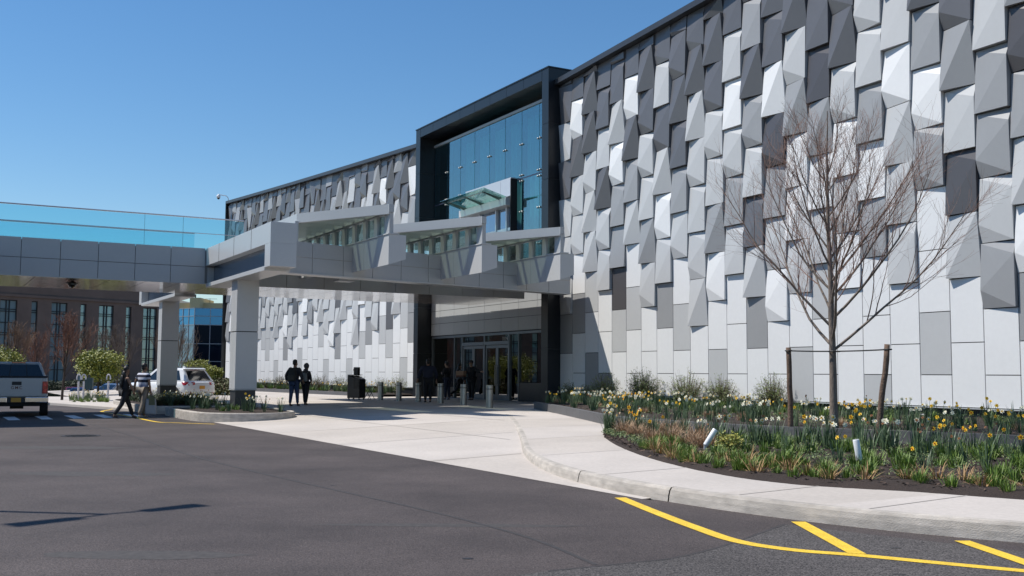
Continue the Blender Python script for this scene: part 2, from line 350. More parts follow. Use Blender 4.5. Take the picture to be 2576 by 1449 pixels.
# ================================================================== the store
store=thing('department_store','huge store clad in folded white, grey and charcoal panels around a black framed entrance','building',W(0,-1,0),world=True)
def wpath(x,y,h,k,s): 
    return Vector((x+(cos(h+k*s)-cos(h))/k, y+(sin(h+k*s)-sin(h))/k)), Vector((-cos(h+k*s),-sin(h+k*s)))
def PR(s,off,z): p,n=wpath(2.1204,45.2656,.4887,.0007,s); q=p+n*off; return Vector((q.x,q.y,z))
def PL(s,off,z): p,n=wpath(-5.8219,59.0494,.5333,.0008,s); q=p+n*off; return Vector((q.x,q.y,z))
PW,PH,ZS,ZB=1.0095,.83,1.63,.80
def panel(g,P,s0,s1,z0,z1,ty,p,mi,zt=None):
    q=.014; s0-=q; s1+=q; z0+=q; z1-=q*.6
    zl=z1 if zt is None else min(z1,zt[0]-q); zr=z1 if zt is None else min(z1,zt[1]-q)
    b=.035
    def X(u,v,o): zz=z0+((zl if u==0 else zr)-z0)*v; return P(s0+(s1-s0)*u,o,zz)
    if ty=='F' or p<.03:
        out=[(0,0,b),(1,0,b),(1,1,b),(0,1,b)]; faces=[[0,1,2,3]]
    elif ty=='A': out=[(0,0,p*1.4+b),(1,0,b),(1,1,p*1.25+b),(0,1,b)]; faces=[[0,1,2],[0,2,3]]
    elif ty=='E': out=[(0,0,b),(1,0,p+b),(1,1,b),(0,1,p*.8+b)]; faces=[[0,1,3],[1,2,3]]
    elif ty=='B': out=[(0,0,b),(1,0,p+b),(1,1,p*.6+b),(0,1,b),(0,.3,p+b)]; faces=[[0,1,4],[4,1,2],[4,2,3]]
    elif ty=='C': out=[(0,0,p*.9+b),(1,0,p+b),(1,.8,p*.9+b),(1,1,b),(0,1,b)]; faces=[[0,1,2],[0,2,4],[4,2,3]]
    elif ty=='G': out=[(0,0,p*1.1+b),(1,0,p*.9+b),(1,1,b),(0,1,b)]; faces=[[0,1,2],[0,2,3]]
    else: out=[(0,0,b),(1,0,p*.9+b),(1,.8,p+b),(1,1,b),(0,1,p*.3+b),(0,.28,p+b)]; faces=[[0,1,5],[5,1,2],[5,2,4],[4,2,3]]
    pts=[X(u,v,o) for u,v,o in out]
    for f in faces: g.face([pts[i] for i in f],mi)
    for i in range(len(out)):
        j=(i+1)%len(out); u0,v0,_=out[i]; u1,v1,_=out[j]
        g.face([X(u0,v0,-.06),X(u1,v1,-.06),pts[j],pts[i]],mi)
def facade(name,P,cols,roof,par,colors,seed,kerb_z=ZB):
    rnd=random.Random(seed); g=MB()
    for i,(s0,s1) in enumerate(cols):
        odd=par(i); z0=kerb_z; k=1 if odd else 0; row=0; code=colors.get(i,'')
        zr0,zr1=roof(s0)-.05,roof(s1)-.05; zmax=max(zr0,zr1); code=code.split()
        last=None
        while z0<zmax-.06:
            z1=ZS+k*PH; k+=2
            if z1<=z0+.05: continue
            zz1=min(z1,zmax); mid=(z0+zz1)/2; t=mid/14.5
            ch=code[row] if row<len(code) else ''
            c=ch[0] if ch else None
            if c is None or c=='.':
                r=rnd.random()
                if t<.32: c='W' if r<.70 else ('L' if r<.88 else ('M' if r<.97 else 'D'))
                elif t<.5: c='L' if r<.42 else ('W' if r<.70 else ('M' if r<.88 else 'D'))
                elif t<.68: c='L' if r<.48 else ('M' if r<.72 else ('D' if r<.90 else 'W'))
                elif t<.84: c='D' if r<.40 else ('L' if r<.68 else ('M' if r<.95 else 'W'))
                else: c='D' if r<.62 else ('M' if r<.9 else 'K')
            th=4.35+1.1*noise.noise(Vector((i*.45,seed,0)))*2
            if mid<th: ty,p='F',0
            else:
                ty=rnd.choices(['A','B','C','D','E','G'],[.34,.24,.13,.12,.07,.10])[0]
                while ty==last and rnd.random()<.5: ty=rnd.choice('ABCDG')
                p=(.095+.045*min(1,max(0,(mid-th)/5)))*rnd.uniform(.85,1.15)
                last=ty
            if len(ch)>1 and ch[1]!='.':
                ty=ch[1]
                if ty!='F' and mid<th: p=(.10)*rnd.uniform(.9,1.1)
                if ty=='F': p=0
            top=None
            if zz1>min(zr0,zr1)-1e-6: top=(zr0,zr1); zz1=zmax
            if top and min(zr0,zr1)-z0<.12: break
            panel(g,P,s0,s1,z0,zz1,ty,p if not top else p*.6,'WLMDK'.index(c),top)
            z0=z1; row+=1
    return g.build(name,[WHITE,LIGHT,MID,DARK,DARKER,BACK],store)
roofR=lambda s:1.6+12.6713-.0435*s
roofL=lambda s:1.6+12.6397+.05*s
colR=[(-PW*i,-PW*(i+1)) for i in range(28)]
colL=[(PW*(i-1)+PW,PW*(i-1)) for i in range(0,36)]
COLR={0:"WF MF LE L. LE DE LE DE DC",1:"WF WF MF WF LB LB DA WD DC",2:"MF WF LF LA LA LB DA DA D.",3:"MF WF WF LC LD DA LC DC D.",
4:"WF LF KF MG MC WD LA DC",5:"WF WF LF WF LA MC DA WD D.",6:"WF WF LB MA LC LD DB DA",7:"WF WF MF LC WD LA DB LC D.",8:"WF LF WF LB MC DC D. DB",
9:"WF WF LA LD LC LB LA DA D.",10:"LF WF WB MA LC LD DB DA",11:"WF WF WF LC MC LD WC LC D.",12:"WF MF LA DC LC MD DA MC",13:"WF WF WB LD MG KB WA DC D.",
14:"LF WF LB WA WC MA LB D.",15:"WF WF LF LC WG MA KC DC",16:"WF WF WG LB WC LD DA D.",17:"LF WF WF MB WG MC LC LB",18:"WF WF LC LA LA WB LG",
19:"WF LF WF WF MD WD MC D.",20:"WF WF LA KC LC MA DB",21:"WF WF MD LD MD MC LC",22:"WF MF WB LA MC KD"}
COLL={0:"WF WF MF MF L. L. M. WE D.",1:"LF WF LF L. M. LG D. D.",2:"WF WF WF LA L. D. LA D.",3:"WF LF DF L. M. L. D. D.",4:"WF WF LF WF M. L. D. WD D.",5:"WF WF LB L. L. D. D.",
6:"WF WF MF LG L. M. M. LG D.",7:"WF LF WF W. L. M. LA D.",8:"WF WF LA LB M. M. D. D.",9:"LF WF WF LG M. D. D. LG D.",10:"WF WF WF LA M. M. D.",11:"WF MF LA DF L. M. D.",12:"WF WF WB LG L. D. D.",
13:"LF WF LB LG M. D. LG",14:"WF WF LF LA M. M. D.",15:"WF WF WF LB L. D. D.",16:"WF WF WF MB M. M. LG",17:"WF WF LG WG M. D.",18:"WF LF WF WF L. M.",19:"WF WF LA DG M. D.",20:"WF WF LB LG M.",21:"WF MF WB LD M.",22:"WF WF WF LA",23:"LF WF LA LB",24:"WF WF LF LG",25:"WF LF LF LB",26:"WF WF LF LG"}

facade('folded_cladding',PR,colR,roofR,lambda i:i%2==0,COLR,3)
facade('folded_cladding',PL,colL,roofL,lambda i:i%2==1,COLL,8)
# backing walls, plinth and parapet cap, joined pieces following each wall
def strip(name,P,ss,off0,off1,z0,z1,m):
    g=MB()
    for a,b in zip(ss,ss[1:]):
        f=lambda z,s:z(s) if callable(z) else z
        g.hexa([P(a,off0,f(z0,a)),P(b,off0,f(z0,b)),P(b,off1,f(z0,b)),P(a,off1,f(z0,a))],[P(a,off0,f(z1,a)),P(b,off0,f(z1,b)),P(b,off1,f(z1,b)),P(a,off1,f(z1,a))])
    return g.build(name,m,store,weld=True)
sR=[1-1.5*i for i in range(20)]; sL=[-1.5+1.5*i for i in range(25)]+[35.6]
strip('wall_backing',PR,sR,-.5,-.03,.1,lambda s:roofR(s)-.02,BACK); strip('wall_backing',PL,sL,-.5,-.03,.1,lambda s:roofL(s)-.02,BACK)
strip('plinth',PR,sR,-.02,.0,.1,ZB-.02,BLACKP); strip('plinth',PL,sL,-.02,.0,.1,ZB-.02,BLACKP)
strip('base_trim',PR,sR,.0,.075,ZB-.035,ZB-.005,ACM); strip('base_trim',PL,sL,.0,.075,ZB-.035,ZB-.005,ACM)
strip('parapet_cap',PR,sR,-.6,.34,lambda s:roofR(s)-.05,lambda s:roofR(s)+.17,CAPM); strip('parapet_cap',PL,sL,-.6,.34,lambda s:roofL(s)-.05,lambda s:roofL(s)+.17,CAPM)
g=MB(); 
for P,ss,rf,dr in ((PR,[.5,-27],roofR,25),(PL,[-1,35.6],roofL,25)):
    a,b=ss; g.hexa([P(a,-.5,.1),P(b,-.5,.1),P(b,-dr,.1),P(a,-dr,.1)],[P(a,-.5,13),P(b,-.5,13),P(b,-dr,13),P(a,-dr,13)])
g.build('rear_block',CAPM,store)
g=MB(); g.hexa([PL(35.6,.30,.1),PL(35.6,-25,.1),PL(35.75,-25,.1),PL(35.75,.30,.1)],[PL(35.6,.30,roofL(35.6)+.15),PL(35.6,-25,roofL(35.6)+.15),PL(35.75,-25,roofL(35.6)+.15),PL(35.75,.30,roofL(35.6)+.15)])
g.build('end_wall',BLACKP,store)
# ---- black portal frame
g=MB()
def clad_box(a0,a1,b0,b1,z0,z1,axis,step):
    lo,hi=(a0,a1) if axis=='a' else (z0,z1); n=max(1,round((hi-lo)/step)); 
    for i in range(n):
        l=lo+(hi-lo)*i/n+.009; h=lo+(hi-lo)*(i+1)/n-.009
        if axis=='a': g.bab(l,h,b0,b1,z0,z1)
        else: g.bab(a0,a1,b0,b1,l,h)
FZ=14.95
clad_box(0,.55,-3,0,.2,FZ,'z',2.6); clad_box(13.55,14.1,-3,0,.2,FZ,'z',2.6); clad_box(.57,13.53,-3,0,14.48,FZ,'a',1.62)
g.bab(.03,.53,-2.9,-.03,.2,FZ-.03,1); g.bab(13.58,14.07,-2.9,-.03,.2,FZ-.03,1); g.bab(.5,13.6,-2.9,-.03,14.51,FZ-.03,1)
g.bab(-.03,14.13,-3.05,.03,FZ+.004,FZ+.06,0)
g.build('portal_frame',[BLACKP,mat('joint_grey',(.12,.13,.14),.5)],store)
# ---- upper curtain wall
CB=-.9; MULL=[.65+1.617*i for i in range(9)]; MULL[-1]=13.5
GLASS=glassy('teal_glass',(.46,.74,.76),.07)
FRM=mat('mullion_blue_grey',(.05,.06,.10),.35,metal=.3)
cw=MB(); cw.bab(.55,13.55,CB-.12,CB+.06,13.97,14.10); curtain=cw.build('curtain_wall_frame',mat('rail_grey',(.34,.37,.39),.4,metal=.4),store)
for i in range(8):
    for z0,z1 in ((5.65,10.71),(10.77,13.95)):
        if 2<=i<=4 and z0<6: z0,z1=10.76,10.68
        if z1<z0: continue
        gp=MB(); gp.bab(MULL[i]+.02,MULL[i+1]-.02,CB-.012,CB,z0,z1); gp.build('glass_pane',GLASS,curtain)
gm=MB()
for a in MULL: gm.bab(a-.022,a+.022,CB-.30,CB-.02,5.65,13.95)
gm.bab(.6,13.5,CB-.05,CB+.012,10.715,10.765)
gm.build('mullion',FRM,curtain)
for a in MULL[1:-1]:
    for z in (7.5,9.15,10.60,10.88,12.35):
        if 4.4<a<9.2 and z<10.75: continue
        for sx in (-.10,.10): gs=MB(); gs.lathe([(.012,-.05),(.045,-.02),(.045,.015),(.02,.03)],10,0,Matrix.Translation(W(a+sx,CB+.03,z))@Matrix.Rotation(radians(90),4,Vector((D2.x,D2.y,0)))); gs.build('spider_bolt',STEEL,curtain)
# folded curtain hanging inside the glass, dark room to its left
g=MB(); n=230; CUR=mat('curtain_cloth',(.34,.52,.52),.8,var=.3,scale=1.8,stretch=(1,1,.12),var2=.25,scale2=.6)
for i in range(n):
    a0=.6+11.2*i/n; a1=.6+11.2*(i+1)/n; f=lambda a:CB-.95+.05*sin(a*14)+.03*sin(a*5.1+1)
    g.face([W(a0,f(a0),4.9),W(a0,f(a0),13.95),W(a1,f(a1),13.95),W(a1,f(a1),4.9)])
g.build('inner_curtain',CUR,store,smooth=True)
g=MB(); g.bab(11.85,11.95,-5,CB-.32,4.9,14.0); g.bab(.5,13.6,-5.2,-5,.2,14.4); g.bab(.5,13.6,-5,CB+.02,4.55,4.85); g.bab(.3,.5,-5,CB,.2,14.4); g.bab(13.6,13.8,-5,CB,.2,14.4)
g.build('dark_interior',BACK,store)
# ---- roof-terrace door portal with glass canopy
PAN=mat('portal_panel',(.56,.58,.63),.35,metal=.2)
g=MB()
for a0,a1 in ((4.35,5.35),(5.37,6.97),(6.99,8.1),(8.12,9.1)): g.bab(a0,a1,-.86,-.58,9.98,10.84)
tp=g.build('terrace_portal',PAN,store)
g=MB(); g.bab(4.55,9.3,-.86,-.30,9.50,9.86); g.bab(4.40,4.62,-.86,-.32,9.5,9.86); g.build('header_beam',ACM2,tp,bevel=.02)
g=MB()
for a in (4.36,4.95,6.0,7.72,8.55,9.0): g.bab(a-.05,a+.05,-.86,-.66,5.65,9.48)
g.bab(4.4,9.0,-.86,-.70,8.35,8.5); g.build('door_frame',PAN,tp)
g=MB(); g.bab(4.3,4.36,-.9,-.55,5.65,10.78); g.build('dark_edge',BACK,tp)
for a0,a1 in ((4.42,4.9),(5.0,5.95),(6.05,7.67),(7.77,8.5)):
    g=MB(); g.bab(a0,a1,-.80,-.785,5.65,8.35); g.bab(a0,a1,-.80,-.785,8.5,9.48); g.build('glass_pane',glassy('blue_glass',(.30,.42,.62),.25),tp)
g=MB(); g.bab(5.05,5.17,-.70,-.64,5.65,8.2); g.bab(5.8,5.92,-.70,-.64,5.65,8.2); g.bab(5.05,5.92,-.70,-.64,8.08,8.2); g.build('door_leaf',WHITE,tp)
CG=glassy('canopy_glass',(.62,.82,.76),.10)
for a0,a1 in ((4.5,6.03),(6.07,7.6),(7.64,9.2)):
    g=MB(); g.hexa([W(a0,-.42,9.90),W(a1,-.42,9.90),W(a1,.80,10.23),W(a0,.80,10.23)],[W(a0,-.42,9.925),W(a1,-.42,9.925),W(a1,.80,10.255),W(a0,.80,10.255)]); g.build('canopy_glass',CG,tp)
for a in (5.0,6.85,8.7):
    g=MB(); g.hexa([W(a-.02,-.58,9.72),W(a+.02,-.58,9.72),W(a+.02,.62,10.12),W(a-.02,.62,10.12)],[W(a-.02,-.58,9.89),W(a+.02,-.58,9.89),W(a+.02,.62,10.17),W(a-.02,.62,10.17)]); g.build('bracket',mat('bracket_steel',(.16,.2,.19),.4,metal=.6),tp)
g=MB(); g.tube([W(4.9,.55,10.13),W(8.8,.55,10.13)],.022,8); g.build('cross_rod',STEEL,tp)
# ---- ground-floor entrance
g=MB(); xs=[.6,2.2,3.9,5.6,7.3,9.0,10.7,12.4,13.5]
for i in range(8):
    for z0,z1 in ((3.60,4.22),(4.24,4.9),(4.92,5.6)): g.bab(xs[i]+.01,xs[i+1]-.01,CB-.1,CB+.12,z0,z1)
g.bab(.6,13.5,CB-.2,CB+.10,3.55,5.6,1)
g.build('entrance_header',[ACM,BACK],store)
ALU=mat('entrance_aluminium',(.16,.18,.20),.35,metal=.5)
DG=glassy('door_glass',(.10,.12,.12),.11,dark=None)
g=MB()
for a,wd in ((.72,.06),(3.96,.06),(4.87,.09),(7.36,.12),(9.8,.09),(10.7,.06),(13.45,.06)): g.bab(a-wd/2,a+wd/2,CB-.08,CB+.09,.28,3.54)
g.bab(.7,13.4,CB-.08,CB+.10,3.44,3.55)
for a0,a1 in ((4.92,7.29),(7.43,9.75)): g.bab(a0,a1,CB-.08,CB+.10,2.98,3.14)
ef=g.build('entrance_frame',ALU,store)
for a0,a1,z0,z1 in ((.76,3.92,1.2,3.43),(4.0,4.82,.35,3.43),(4.92,7.29,3.15,3.43),(7.43,9.75,3.15,3.43),(9.85,10.66,.35,3.43),(10.74,13.4,.9,3.43)):
    g=MB(); g.bab(a0,a1,CB,CB+.012,z0,z1); g.build('glass_pane',DG,ef)
g=MB(); g.bab(.76,3.92,CB-.05,CB+.07,.28,1.18); g.build('lower_panel',BLACKP,ef); g=MB(); g.bab(10.74,13.4,CB-.05,CB+.07,.28,.88); g.build('lower_panel',BLACKP,ef)
for a0,a1 in ((4.93,6.10),(6.12,7.28),(7.44,8.58),(8.60,9.74)):
    g=MB(); e=.11
    g.bab(a0,a0+e,CB-.03,CB+.05,.30,2.96); g.bab(a1-e,a1,CB-.03,CB+.05,.30,2.96); g.bab(a0+e,a1-e,CB-.03,CB+.05,.30,.58); g.bab(a0+e,a1-e,CB-.03,CB+.05,2.82,2.96)
    dr=g.build('door',ALU,store)
    g=MB(); g.bab(a0+e,a1-e,CB+.0,CB+.012,.58,2.82); g.build('door_pane',DG,dr)
    hs=a1-e/2 if a0 in (4.93,7.44) else a0+e/2
    g=MB(); g.tube([W(hs,CB+.12,1.0),W(hs,CB+.12,2.0)],.018,8); g.bab(hs-.012,hs+.012,CB+.05,CB+.12,1.05,1.08); g.bab(hs-.012,hs+.012,CB+.05,CB+.12,1.92,1.95); g.build('door_handle',STEEL,dr)
def text_obj(s,size,mat_,parent,loc,M,name='lettering',depth=.006,font_shear=0,spacing=1):
    cu=bpy.data.curves.new(name,'FONT'); cu.body=s; cu.size=size; cu.align_x='CENTER'; cu.extrude=depth; cu.shear=font_shear; cu.space_character=spacing; cu.offset=.004*size
    o=bpy.data.objects.new(name,cu); C.objects.link(o); o.matrix_world=Matrix()
    me=bpy.data.meshes.new_from_object(o.evaluated_get(bpy.context.evaluated_depsgraph_get())); bpy.data.objects.remove(o)
    off=Vector(parent['_off']) if '_off' in parent else Vector((0,0,0))
    me.transform(Matrix.Translation(-off)@M); me.materials.clear(); me.materials.append(mat_)
    o=bpy.data.objects.new(name,me); C.objects.link(o); o.parent=parent; return o
# text frame: reading left to right seen from outside = decreasing a
MT=Matrix((Vector((-D2.x,-D2.y,0)),Vector((0,0,1)),Vector((N2.x,N2.y,0)))).transposed().to_4x4(); MT.translation=W(5.35,CB+.03,3.17)
text_obj('1114',.26,WHITE,ef,None,MT,'address_number')
# security dome camera on an arm at the far corner of the roof
P0=PL(35.2,.2,roofL(35)+.1); cc=MB(); q=P0+Vector((-.75,-.45,.55))
cc.tube([P0,P0+Vector((-.05,-.03,.35)),P0+Vector((-.18,-.1,.5)),q],.035,8); sc1=cc.build('security_camera',mat('camera_white',(.7,.72,.74),.4),None,loc=P0)
tag(sc1,'white dome security camera hanging from a bent arm at the far roof corner','security camera')
g=MB(); g.lathe([(.11,-.30),(.17,-.22),(.17,-.10),(.06,-.02),(.04,.05)],14,0,Matrix.Translation(q)); g.build('housing',mat('camera_white',(.7,.72,.74),.4),sc1,smooth=True)
g=MB(); g.lathe([(.02,-.42),(.09,-.38),(.13,-.30)],14,0,Matrix.Translation(q)); g.build('dome',mat('dome_black',(.01,.01,.012),.1),sc1,smooth=True)

# ================================================================== entrance canopy, skylights, walkway
FRIT=frit("printed_glass",(.46,.47,.47),.50)
can=thing('entrance_canopy','pale grey metal panelled drive-up canopy with staggered skylights carried on square columns','canopy',W(4.6,13.5,.2),world=True)
BZ,TZ=4.90,5.97; EA,EB,FA,FB=-4.74,13.7,-2.4,2.58      # slanted near edge of the roof
def edge(b): t=(EB-b)/(EB-FB); return EA+(FA-EA)*t
def mir(a): return 9.2-a
def tiles(g,P0,P1,zs,n,th=.03,mi=0,first=None):
    """clad a vertical face from P0 to P1 (plan points, outside on the right) with panels split by open joints"""
    P0=Vector((P0[0],P0[1]));P1=Vector((P1[0],P1[1])); d=P1-P0; L=d.length; d/=L; nn=Vector((d.y,-d.x)); q=.011
    for i in range(n):
        l=L*i/n+q; h=L*(i+1)/n-q
        for z0,z1 in zip(zs,zs[1:]):
            c=[P0+d*l,P0+d*h,P0+d*h+nn*th,P0+d*l+nn*th]
            g.hexa([(p.x,p.y,z0+q) for p in c],[(p.x,p.y,z1-q) for p in c],mi)
for sgn in (0,1):
    f=(lambda a:a) if sgn==0 else mir
    def Pa(a,b): v=W(f(a),b); return (v.x,v.y)
    def T(g,p,q,zs,n,**k):
        (tiles(g,Pa(*p),Pa(*q),zs,n,**k) if sgn==0 else tiles(g,Pa(*q),Pa(*p),zs,n,**k))
    # core slab around the three glazed wells
    core=MB(); skin=MB()
    def slab(poly,z0,z1,g=core,mi=0,top=None):
        pts=[Pa(a,b) for a,b in poly]
        ar=sum(p[0]*q[1]-q[0]*p[1] for p,q in zip(pts,pts[1:]+pts[:1]))
        if ar<0: pts=pts[::-1]
        g.prism(pts,z0,z1,mi,top)
    wells=[(9.8,12.3),(6.03,8.5),(2.32,4.75)]
    if sgn==0:
        # near edge beam (skin) running the whole slanted side
        slab([(edge(13.7)+.03,13.7),(1.9,13.7),(1.9,12.95),(edge(12.95)+.03,12.95)],BZ+.02,TZ-.05)
        for b1,b0 in ((12.93,12.42),(9.78,8.5),(6.0,4.75),(2.3,.02)): slab([(edge(b1)+.03,b1),(1.9,b1),(1.9,b0),(edge(b0)+.03,b0)],5.45,TZ-.05)
        slab([(edge(13.7)+.03,13.69),(edge(13.7)+.5,13.69),(edge(.03)+.5,.03),(edge(.03)+.03,.03)],BZ+.024,TZ-.04)
        core.build('roof_core',SOFF,can)
        T(skin,(edge(.05),.05),(edge(13.15),13.15),[BZ,5.44,TZ],11)
        skin.build('side_fascia',ACM,can)
        lip=MB(); slab([(edge(13.2)-.05,13.2),(edge(13.2)+.55,13.2),(edge(.05)+.55,.05),(edge(.05)-.05,.05)],BZ-.03,BZ+.012,lip); lip.build('edge_lip',ACM2,can)
    # outer end block (thick bracket shape with a recessed blue-grey band)
    bl=MB(); 
    slab([(-6.6,14.06),(2.0,14.06),(2.0,13.22),(-6.6,13.22)],5.6,6.26,bl); slab([(-6.6,14.06),(-6.0,14.06),(-6.0,13.22),(-6.6,13.22)],4.87,5.6,bl)
    slab([(-6.0,14.06),(1.8,14.06),(1.8,13.22),(-6.0,13.22)],4.78,4.92,bl)
    blk=bl.build('end_block',ACM2,can,bevel=.008)
    bl=MB(); slab([(-6.0,13.75),(2.0,13.75),(2.0,13.3),(-6.0,13.3)],4.92,5.6,bl); bl.build('recessed_band',mat('band_blue_grey',(.10,.15,.22),.2,metal=.5),blk)
    gj=MB()
    for a in (-4.4,-2.2,-.1): slab([(a,14.066),(a+.014,14.066),(a+.014,14.05),(a,14.05)],5.6,6.262,gj,0)
    gj.build('panel_joint',BACK,blk)
    if sgn: continue
    # three skylight monitors
    for k,(a_n,b_n,b_far) in enumerate(((-7.28,10.40,12.3),(-6.53,6.63,8.5),(-5.69,2.92,4.75))):
        a_f=edge(b_n)+.03
        bx=MB(); th=.60
        P=lambda a,b,z:W(f(a),b,z)
        # parapet box: underside rises inwards
        def hx(g,a0,a1,b0,b1,z0o,z0i,z1,mi=0):
            q=[P(a0,b0,z0o),P(a1,b0,z0o),P(a1,b1,z0i),P(a0,b1,z0i)],[P(a0,b0,z1),P(a1,b0,z1),P(a1,b1,z1),P(a0,b1,z1)]
            g.hexa(q[0],q[1],mi)
        n=3
        for i in range(n):
            a0=a_n+(a_f-a_n)*i/n; a1=a_n+(a_f-a_n)*(i+1)/n
            hx(bx,a0+(.008 if i else 0),a1-.008,b_n,b_n-th,5.06,5.26,6.04)
        hx(bx,a_f,1.9,b_n,b_n-.25,5.3,5.3,6.04)
        box=bx.build('skylight_parapet',ACM2,can)
        cp=MB(); hx(cp,a_n-.02,1.9,b_n+.03,b_n-.36,6.045,6.045,6.085); cp.build('parapet_cap',ACM2,box)
        # piers and window panes
        pr=MB(); pa=MB(); wa=a_n+.02; step=1.02; i=0
        lines=[]
        while wa<1.6:
            hx(pr,wa,wa+(.42 if i==0 else .30),b_n-.02,b_n-.16,6.09,6.09,6.72); lines.append(wa+.1); i+=1; wa+=step
        for l0,l1 in zip(lines,lines[1:]): hx(pa,l0+.2,l1-.1,b_n-.09,b_n-.10,6.10,6.10,6.71)
        hx(pr,a_n+.02,1.9,b_n-.02,b_n-.16,6.72,6.72,6.76)
        pier=pr.build('skylight_pier',ACM,can); pa.build('skylight_pane',glassy('skylight_glass',(.66,.78,.77),.10),pier)
        # overhanging glazed roof: solid rim, printed glass field with bars
        tipa=a_n+3.6
        rim=MB()
        def rimpoly(p,q,wd,z0=6.70,z1=7.02):
            p=Vector(p);q=Vector(q);d=(q-p).normalized();nn=Vector((-d.y,d.x))*wd
            slab([p,q,q+nn,p+nn],z0,z1,rim)
        slab([(a_n-.02,b_n+.02),(a_n-.02,b_n-.16),(1.9,b_n-.16),(1.9,b_n+.02)],6.765,7.01,rim)
        rimpoly((a_n,b_n+.01),(tipa,b_far+.02),-.16); rimpoly((tipa,b_far+.02),(1.9,b_far+.02),-.16)
        slab([(a_n-.02,b_n+.30),(a_n-.02,b_n+.01),(a_n+.5,b_n+.01),(a_n+.5,b_n+.30)],6.752,6.97,rim) if 0 else None
        x=lines[0]
        for x in lines[1:]:
            t=min(1,(x-a_n)/3.6); be=b_n+(b_far-b_n)*t
            if be-b_n>.3: slab([(x-.05,b_n+.02),(x+.05,b_n+.02),(x+.05,be-.1),(x-.05,be-.1)],6.80,6.99,rim)
        rm=rim.build('skylight_roof',ACM,can)
        fl=MB(); slab([(a_n+.1,b_n+.02),(tipa,b_far-.06),(1.88,b_far-.06),(1.88,b_n+.02)],6.755,6.78,fl); fl.build('roof_glazing',FRIT if k or sgn or 1 else FRIT,rm)
        # far curb of the well
        cw_=MB(); slab([(edge(b_far)+.6,b_far),(1.9,b_far),(1.9,b_far+.12),(edge(b_far)+.6,b_far+.12)],5.4,6.74,cw_); cw_.build('well_wall',ACM,can)
# central walkway spine to the doors and out across the road
g=MB(); g.bab(1.93,7.27,.05,23,4.94,6.2); g.build('walkway_core',mat('core_grey',(.2,.2,.2),.8),can)
g=MB()
for i in range(18):
    b0=.06+22.4*i/18; b1=b0+22.4/18-.02
    for a0,a1 in ((1.92,3.68),(3.70,5.48),(5.50,7.28)): g.bab(a0,a1,b0,b1,4.905,4.935)
g.build('soffit_panel',SOFF,can)
def PP(a,b): v=W(a,b); return (v.x,v.y)
for p_,q_,zz,nn_ in ((PP(1.93,14.0),PP(1.93,.06),[4.9,5.56],9),(PP(1.93,23),PP(1.93,14.08),[4.9,5.56,6.28],7),(PP(7.27,.06),PP(7.27,23),[4.9,5.56,6.28],16)):
    g=MB(); tiles(g,p_,q_,zz,nn_); g.build('walkway_fascia',ACM,can)
g=MB(); tiles(g,PP(-3.4,22.2),PP(-3.4,48),[4.5,5.3,6.1],14); g.bab(-3.36,3.3,22.2,48,4.5,6.1,1); g.build('added_shadow_deck',[ACM,SOFF],can)  # unseen deck added, jogged sideways so its shadow crosses the road
RG=glassy('rail_glass',(.70,.90,.94),.07); RAIL=mat('rail_metal',(.62,.62,.63),.3,metal=.6)
g=MB(); g.bab(2.10,2.112,12.6,23,6.2,7.42); rg=g.build('glass_balustrade',RG,can)
g=MB(); g.tube([W(2.1,12.6,7.46),W(2.1,23,7.46)],.026,8); g.build('handrail',RAIL,rg); g=MB(); g.tube([W(2.1,12.6,6.86),W(2.1,23,6.86)],.014,8); g.build('handrail',RAIL,rg)
g=MB(); 
for b in (14.9,16.3): g.bab(2.095,2.117,b-.004,b+.004,6.3,7.43)
g.build('glass_joint',mat('joint_teal',(.08,.16,.19),.5),rg)
g=MB(); g.bab(7.0,7.012,13.4,23,6.2,7.42); rg=g.build('glass_balustrade',RG,can); g=MB(); g.tube([W(7.0,13.4,7.46),W(7.0,23,7.46)],.022,8); g.build('handrail',RAIL,rg)
for bb in (10.2,6.4): g=MB(); g.bab(-1.9,-1.25,bb-.7,bb-.1,4.95,5.4); g.build('soffit_box',ACM,can)
# columns
CW=.76
for a in (-1.75,mir(-2.1)):
    b=13.5; g=MB(); h=CW/2
    for z0,z1 in ((1.0,2.98),(3.0,4.86)):
        for sa in (-1,1):
            g.bab(a+(sa*.004 if sa>0 else -h),a+(h if sa>0 else -.004),b-h,b+h,z0+.006,z1-.006)
    g.bab(a-h+.02,a+h-.02,b-h+.02,b+h-.02,1.0,4.9,1)
    cm=g.build('column',[ACM2,BACK],can)
    g=MB(); g.bab(a-h+.03,a+h-.03,b-h+.03,b+h-.03,.1,.97); g.bab(a-h-.01,a+h+.01,b-h-.01,b+h+.01,.965,.995,1); g.build('stone_base',[mat('granite_black',(.035,.035,.037),.5,var=.2,scale=80),ACM],cm)

g=MB(); g.bab(7.33,14.05,.05,9.0,5.7,6.18); g.build('added_shade_plate',[ACM],can)  # unseen plate added to keep the sun off the doors and header

# ================================================================== street furniture
def place(px,py,f=None): return G(px,py,f or sz)
